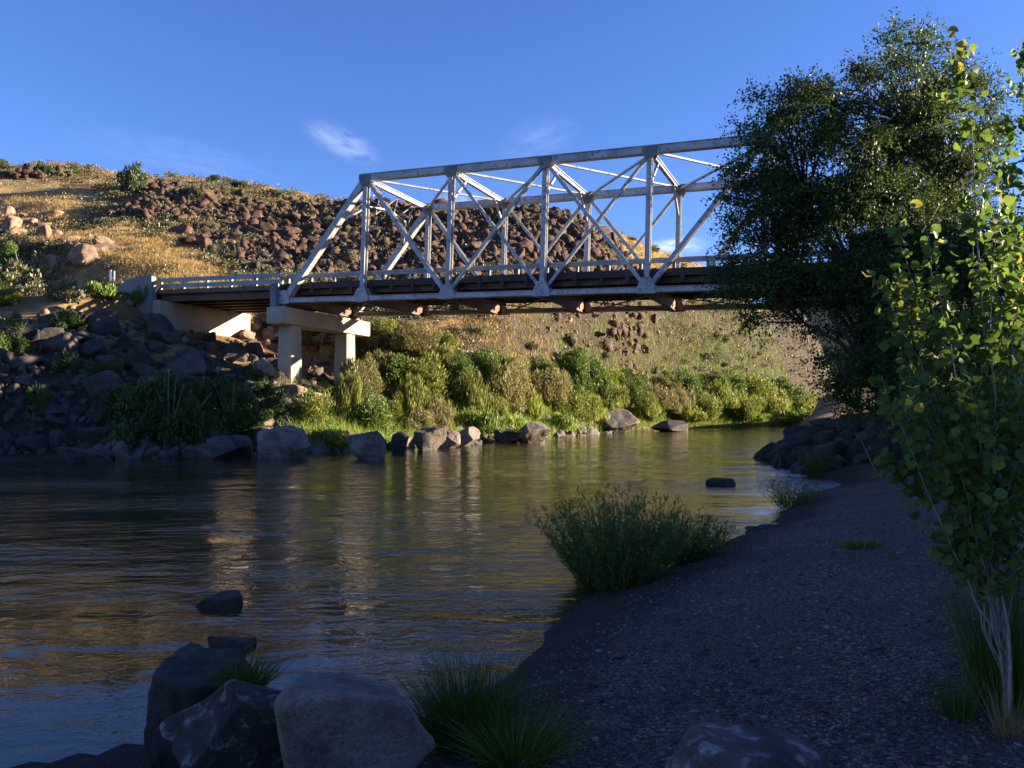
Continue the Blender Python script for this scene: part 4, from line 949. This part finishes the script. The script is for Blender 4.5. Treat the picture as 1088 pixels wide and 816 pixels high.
# foreground saplings
def sapling(name, px, py, Y, stems, nleaf, leaf, label, seed, mat='aspen'):
    g = np.random.default_rng(seed); x = (px-544)/F*Y; z0 = gz(x, Y); root = empty(name, (x, Y, z0)); tag(root, label, 'sapling')
    Ps, Ds, T = [], [], []
    main = None
    for (tx, ty, dy, r0) in stems:     # tip pixel
        tip = np.array(at(tx, ty, Y+dy))-np.array([x, Y, z0]); a = g.normal(size=3)*.05
        base = np.array([g.normal()*.045, g.normal()*.045, -.1]); c1 = base+np.array([0, 0, .35])+tip*np.array([.16, .16, .16])+a*.8; c2 = tip*np.array([.62, .62, .72])+g.normal(size=3)*.05
        if main is not None and r0 < .0135:
            k0 = g.uniform(.9, 2.6); base = main[int(k0)]*(1-k0%1)+main[int(k0)+1]*(k0%1); c1 = base+np.array([tip[0]*.22, tip[1]*.22, .22*tip[2]])+a
        t = np.linspace(0, 1, 14)[:, None]; C = (1-t)**3*base+3*(1-t)**2*t*c1+3*(1-t)*t*t*c2+t**3*tip
        C = C+.012*g.normal(size=C.shape)*np.minimum(t*6, 1); main = C if main is None else main; m = MB(); m.tube(C, list(.75*r0*(1-.9*t[:, 0])), 7)
        nb = int(9*tip[2]); L = np.linalg.norm(tip)
        for i in range(nb):
            s = g.uniform(.26, .97); k = s*13; k0 = int(min(k, 12)); p = C[k0]*(1-(k-k0))+C[k0+1]*(k-k0)
            d = rand_dirs(1, g)[0]; d[2] = abs(d[2])*.6+.55; d /= np.linalg.norm(d); bl = g.uniform(.18, .62)*(1.15-s)*1.2
            q = p+d*bl; m.tube([p, (p+q)/2+g.normal(size=3)*.01, q], [r0*.25*(1.1-s), r0*.15*(1.1-s), .0012], 4)
            for j in range(int(nleaf*g.uniform(.6, 1.3))):
                f = g.uniform(.15, 1.05); Ps.append(p+(q-p)*f+g.normal(size=3)*.025); Ds.append(d*.3+g.normal(size=3)*.7+np.array([0, 0, -.45])); T.append(.45+.16*g.normal()+.35*max(0, s-.75)/.25*(tip[2] > 2.2))
        for j in range(int(10*tip[2])):
            s = g.uniform(.4, 1); k = s*13; k0 = int(min(k, 12)); p = C[k0]*(1-(k-k0))+C[k0+1]*(k-k0)
            Ps.append(p+g.normal(size=3)*.02); Ds.append(g.normal(size=3)*.8+np.array([0, 0, -.2])); T.append(.5+.15*g.normal()+.45*max(0, s-.8)/.2*(tip[2] > 2.2))
        obj('stem', m.mesh('stem', M['palebark'], smooth=True), root)
    P, D, T = np.array(Ps), np.array(Ds), np.clip(np.array(T), 0, 1); n = len(P); Ls = leaf*g.uniform(.55, 1.2, n)
    V, Fs, k = leaves(P, D, rand_dirs(n, g)+np.array([-.3, -.6, .4]), Ls, Ls*.95, fold=.3, quad='round')
    obj('leaves', mesh_np('leaves', V, Fs, M[mat], tint=np.repeat(T, k)), root)
    return root
sapling('aspen_sapling', 1066, 748, 4.35, [(1018, 34, .1, .017), (975, 210, -.1, .013), (955, 300, .2, .011), (1060, 190, -.1, .015), (1090, 300, 0, .012), (1000, 330, -.2, .010), (1110, 150, .3, .015), (1035, 260, .2, .013), (940, 430, .1, .008), (1085, 420, -.15, .009), (985, 420, .15, .008), (1030, 400, -.25, .008), (960, 380, -.1, .008), (928, 290, .1, .010), (934, 400, -.15, .009), (945, 480, .05, .008), (1000, 470, -.2, .008), (950, 240, .25, .010)], 10.5, .055, 'tallest pale stemmed aspen sapling with yellowing top in right foreground', 5)
sapling('aspen_sapling', 1140, 735, 4.7, [(1130, 80, .1, .017), (1075, 260, .2, .013), (1170, 200, 0, .014), (1100, 380, -.1, .010), (1060, 400, .2, .010)], 12, .056, 'aspen sapling cut off by the right edge of the photo', 15)
sapling('aspen_sapling', 1100, 610, 7.0, [(1086, 42, 0, .024), (1072, 120, .2, .016), (1100, 90, .2, .018), (1060, 220, -.2, .014), (1120, 160, .1, .016), (1045, 300, .2, .012), (1085, 240, -.3, .012), (1130, 280, 0, .012)], 16, .055, 'farther taller aspen with sunlit yellow green top at the right edge', 25)
# ------------------------------------------------------------------ bushes and tufts on the beach
def tuft(name, x, y, wid, hgt, n, blade, label, mat='grassblade', seed=1, lean=.45, bend=.7, leafy=0, cat='grass tuft', z=None):
    g = np.random.default_rng(seed); z0 = max(gz(x, y), -.02) if z is None else z
    a = g.uniform(0, 2*math.pi, n); r = np.sqrt(g.uniform(0, 1, n))*wid*.28; P = np.stack([r*np.cos(a), r*np.sin(a), np.full(n, -.03)], 1)
    out = P[:, :2]/(wid*.28+1e-6); D = np.stack([out[:, 0]*lean*wid/hgt+.12*g.normal(size=n), out[:, 1]*lean*wid/hgt+.12*g.normal(size=n), np.ones(n)], 1)
    L = hgt*g.uniform(.55, 1.05, n)*(1-.15*(r/(wid*.28))**2); V, Fs, k = blades(P, D, L, blade*g.uniform(.6, 1.3, n), g, bend, 4)
    tint = np.repeat(np.clip(.45+.25*g.normal(size=n), 0, 1), k)
    if leafy:
        Dn = D/np.linalg.norm(D, axis=1)[:, None]; idx = g.integers(0, n, n*leafy); t = g.uniform(.06, 1, n*leafy)
        lp = P[idx]+Dn[idx]*(L[idx]*t)[:, None]+np.stack([Dn[idx, 0], Dn[idx, 1], np.full(n*leafy, -.25)], 1)*(L[idx]*bend*t*t)[:, None]*.6
        ll = .085*g.uniform(.6, 1.3, len(lp)); V2, F2, k2 = leaves(lp, Dn[idx]*.9+.55*g.normal(size=(len(lp), 3)), rand_dirs(len(lp), g), ll, ll*.16, quad=True)
        Fs = Fs+[f+len(V) for f in F2]; V = np.concatenate([V, V2]); tint = np.concatenate([tint, np.repeat(np.clip(.5+.25*g.normal(size=len(lp)), 0, 1), k2)])
    o = obj(name, mesh_np(name, V, Fs, M[mat], tint=tint)); o.location = (x, y, z0); return tag(o, label, cat)
tuft('willow_bush', (655-544)/F*10.4, 10.4, 1.75, 1.35, 420, .008, 'bushy green willow clump at the water edge in the middle', 'sedge', 3, .42, .35, 34, 'bush')
tuft('willow_bush', (725-544)/F*11.6, 11.6, 1.1, .78, 200, .008, 'low right shoulder of willow beside the bushy clump', 'sedge', 4, .5, .4, 30, 'bush')
tuft('willow_bush', (838-544)/F*18.3, 18.3, 1.15, .85, 150, .012, 'small willow bush at the bend of the near shore', 'sedge', 6, .5, .4, 12, 'bush')
tuft('willow_bush', (868-544)/F*28, 28, 1.2, 1.3, 130, .016, 'small bush growing on the right bank rocks', 'sedge', 8, .4, .3, 14, 'bush')
tuft('grass_tuft', -.25, 4.75, .62, .62, 1100, .009, 'lush green grass tuft right of the large pale boulder', 'grassblade', 9, .4, .8)
tuft('grass_tuft', .02, 4.45, .6, .42, 650, .008, 'lower dark grass tuft on the gravel at the bottom centre', 'grassblade', 10, .55, .9)
tuft('grass_tuft', (262-544)/F*4.85, 4.85, .40, .30, 300, .007, 'small grass tuft growing between the dark left boulder and lichen boulder', 'grassblade', 12, .5, .9, z=at(262, 728, 4.85)[2])
tuft('grass_tuft', -1.05, 3.95, .7, .2, 160, .005, 'sparse short grass in front of the pale boulder', 'grassblade', 14, .6, .9)
tuft('weed_clump', (915-544)/F*10.2, 10.2, .6, .16, 120, .007, 'small low weed clump alone on the dark gravel', 'grassblade', 16, .7, .8, 6, 'weed')
tuft('grass_tuft', (1010-544)/F*4.5, 4.5, .3, .38, 200, .005, 'pale grass clump at the left foot of the saplings', 'grassblade', 18, .4, .6)
tuft('grass_tuft', (1072-544)/F*4.6, 4.6, .75, 1.0, 800, .006, 'tall dark reeds round the sapling stems', 'grassblade', 19, .25, .35)
tuft('grass_tuft', (1064-544)/F*4.22, 4.22, .22, .36, 150, .004, 'dry straw coloured grass at the sapling base', 'drygrass', 20, .4, .4)
# fallen branch, twigs, white posts
def branch(pts, r, label, mat='twig'):
    m = MB(); m.tube(pts, [r*(1-.6*i/(len(pts)-1)) for i in range(len(pts))], 6); me = m.mesh('fallen_branch', M[mat], smooth=True); tag(obj('fallen_branch', me), label, 'branch')
P = []
for px, py, Y in ((985, 531, 17.6), (950, 519, 18.0), (930, 500, 18.4), (915, 468, 18.8)): P.append(at(px, py, Y))
z = gz(*P[0][:2]); P[0] = (P[0][0], P[0][1], z+.02)
branch(P, .02, 'long pale fallen branch arching over the gravel below the tree')
x0, y0 = (975-544)/F*9.5, 9.5
branch([(x0, y0, gz(x0, y0)+.02), (x0+.35, y0+.05, gz(x0+.35, y0+.05)+.05), (x0+.8, y0, gz(x0+.8, y0)+.03)], .012, 'thin pale stick lying on the gravel left of the saplings')
x0, y0 = -3.6, 4.75
branch([(x0, y0, gz(x0, y0)+.05), (-2.9, 4.85, max(gz(-2.9, 4.85), 0)+.04), (-2.2, 4.8, max(gz(-2.2, 4.8), 0)+.05)], .03, 'driftwood stick along the water edge at the bottom left', 'bark')
px_, py_ = 117, 304; x, y, z = ground(px_, py_)
for k, lab in enumerate(('left one of two white marker posts above the road', 'right one of two white marker posts above the road')):
    r = empty('marker_post', (x+k*.33, y+.05*k, z)); tag(r, lab, 'post'); h = 1.45-.08*k
    MB().beam((0, 0, -.3), (0, 0, h), .19, .06, (0, 1, 0)).build('post_board', M['white'], r, bevel=.008)
    MB().beam((0, 0, h), (0, 0, h+.04), .20, .07, (0, 1, 0)).build('post_cap', M['white'], r, bevel=.008)
for px, py, w in ((625, 697, 9), (648, 752, 8), (668, 742, 10), (630, 730, 7), (655, 700, 10), (640, 745, 6), (740, 700, 6), (790, 772, 16), (700, 640, 7), (850, 560, 9), (985, 556, 14), (870, 575, 9), (805, 585, 10), (600, 690, 7), (570, 720, 9), (930, 690, 8)):
    x, y, z = ground(px, py, 2.5, 40); rock('shorerock', x, y, w/F*y*.6, 'small pale stone lying loose on the dark gravel beach', 'pale stones on the gravel beach', sink=.35, name='beach_stone', flat=.6)
# pebbles over the gravel
def pebbles():
    g = np.random.default_rng(8); n = 42000; Y = 3+g.gamma(1.6, 2.6, n); X = Y*g.uniform(-.5, .85, n)
    k = (H(X, Y) > .12) & (Y < 22); X, Y = X[k], Y[k]; Z = H(X, Y); n = len(X)
    D, Q = ICO[1]; s = np.exp(g.normal(math.log(.0058), .42, n))*(1+.05*Y); sc = np.stack([s*g.uniform(.8, 1.4, n), s*g.uniform(.8, 1.4, n), s*g.uniform(.4, .8, n)], 1)
    D2 = D[None]*(1+.18*g.normal(size=(n, len(D), 1)))*sc[:, None, :]; a = g.uniform(0, 6.28, n); ca, sa = np.cos(a)[:, None], np.sin(a)[:, None]
    V = np.stack([D2[..., 0]*ca-D2[..., 1]*sa+X[:, None], D2[..., 0]*sa+D2[..., 1]*ca+Y[:, None], D2[..., 2]+Z[:, None]+s[:, None]*.2], 2).reshape(-1, 3)
    Qs = (Q[None]+(np.arange(n)*len(D))[:, None, None]).reshape(-1, 3)
    m, nn, l, b = newmat('pebble'); at_ = nn.new('ShaderNodeAttribute'); at_.attribute_name = 'tint'; r = ramp(nn, [(0, (.030, .018, .013)), (.5, (.080, .052, .038)), (.8, (.15, .108, .080)), (1, (.25, .19, .146))])
    l.new(at_.outputs['Fac'], r.inputs[0]); l.new(r.outputs[0], b.inputs['Base Color']); b.inputs['Roughness'].default_value = .75
    tag(obj('pebbles', mesh_np('pebbles', V, [Qs], m, smooth=True, tint=np.repeat(g.uniform(0, 1, n)**1.25, len(D)))), 'loose grey pebbles scattered over the dark beach', 'pebbles', kind='stuff')
pebbles()
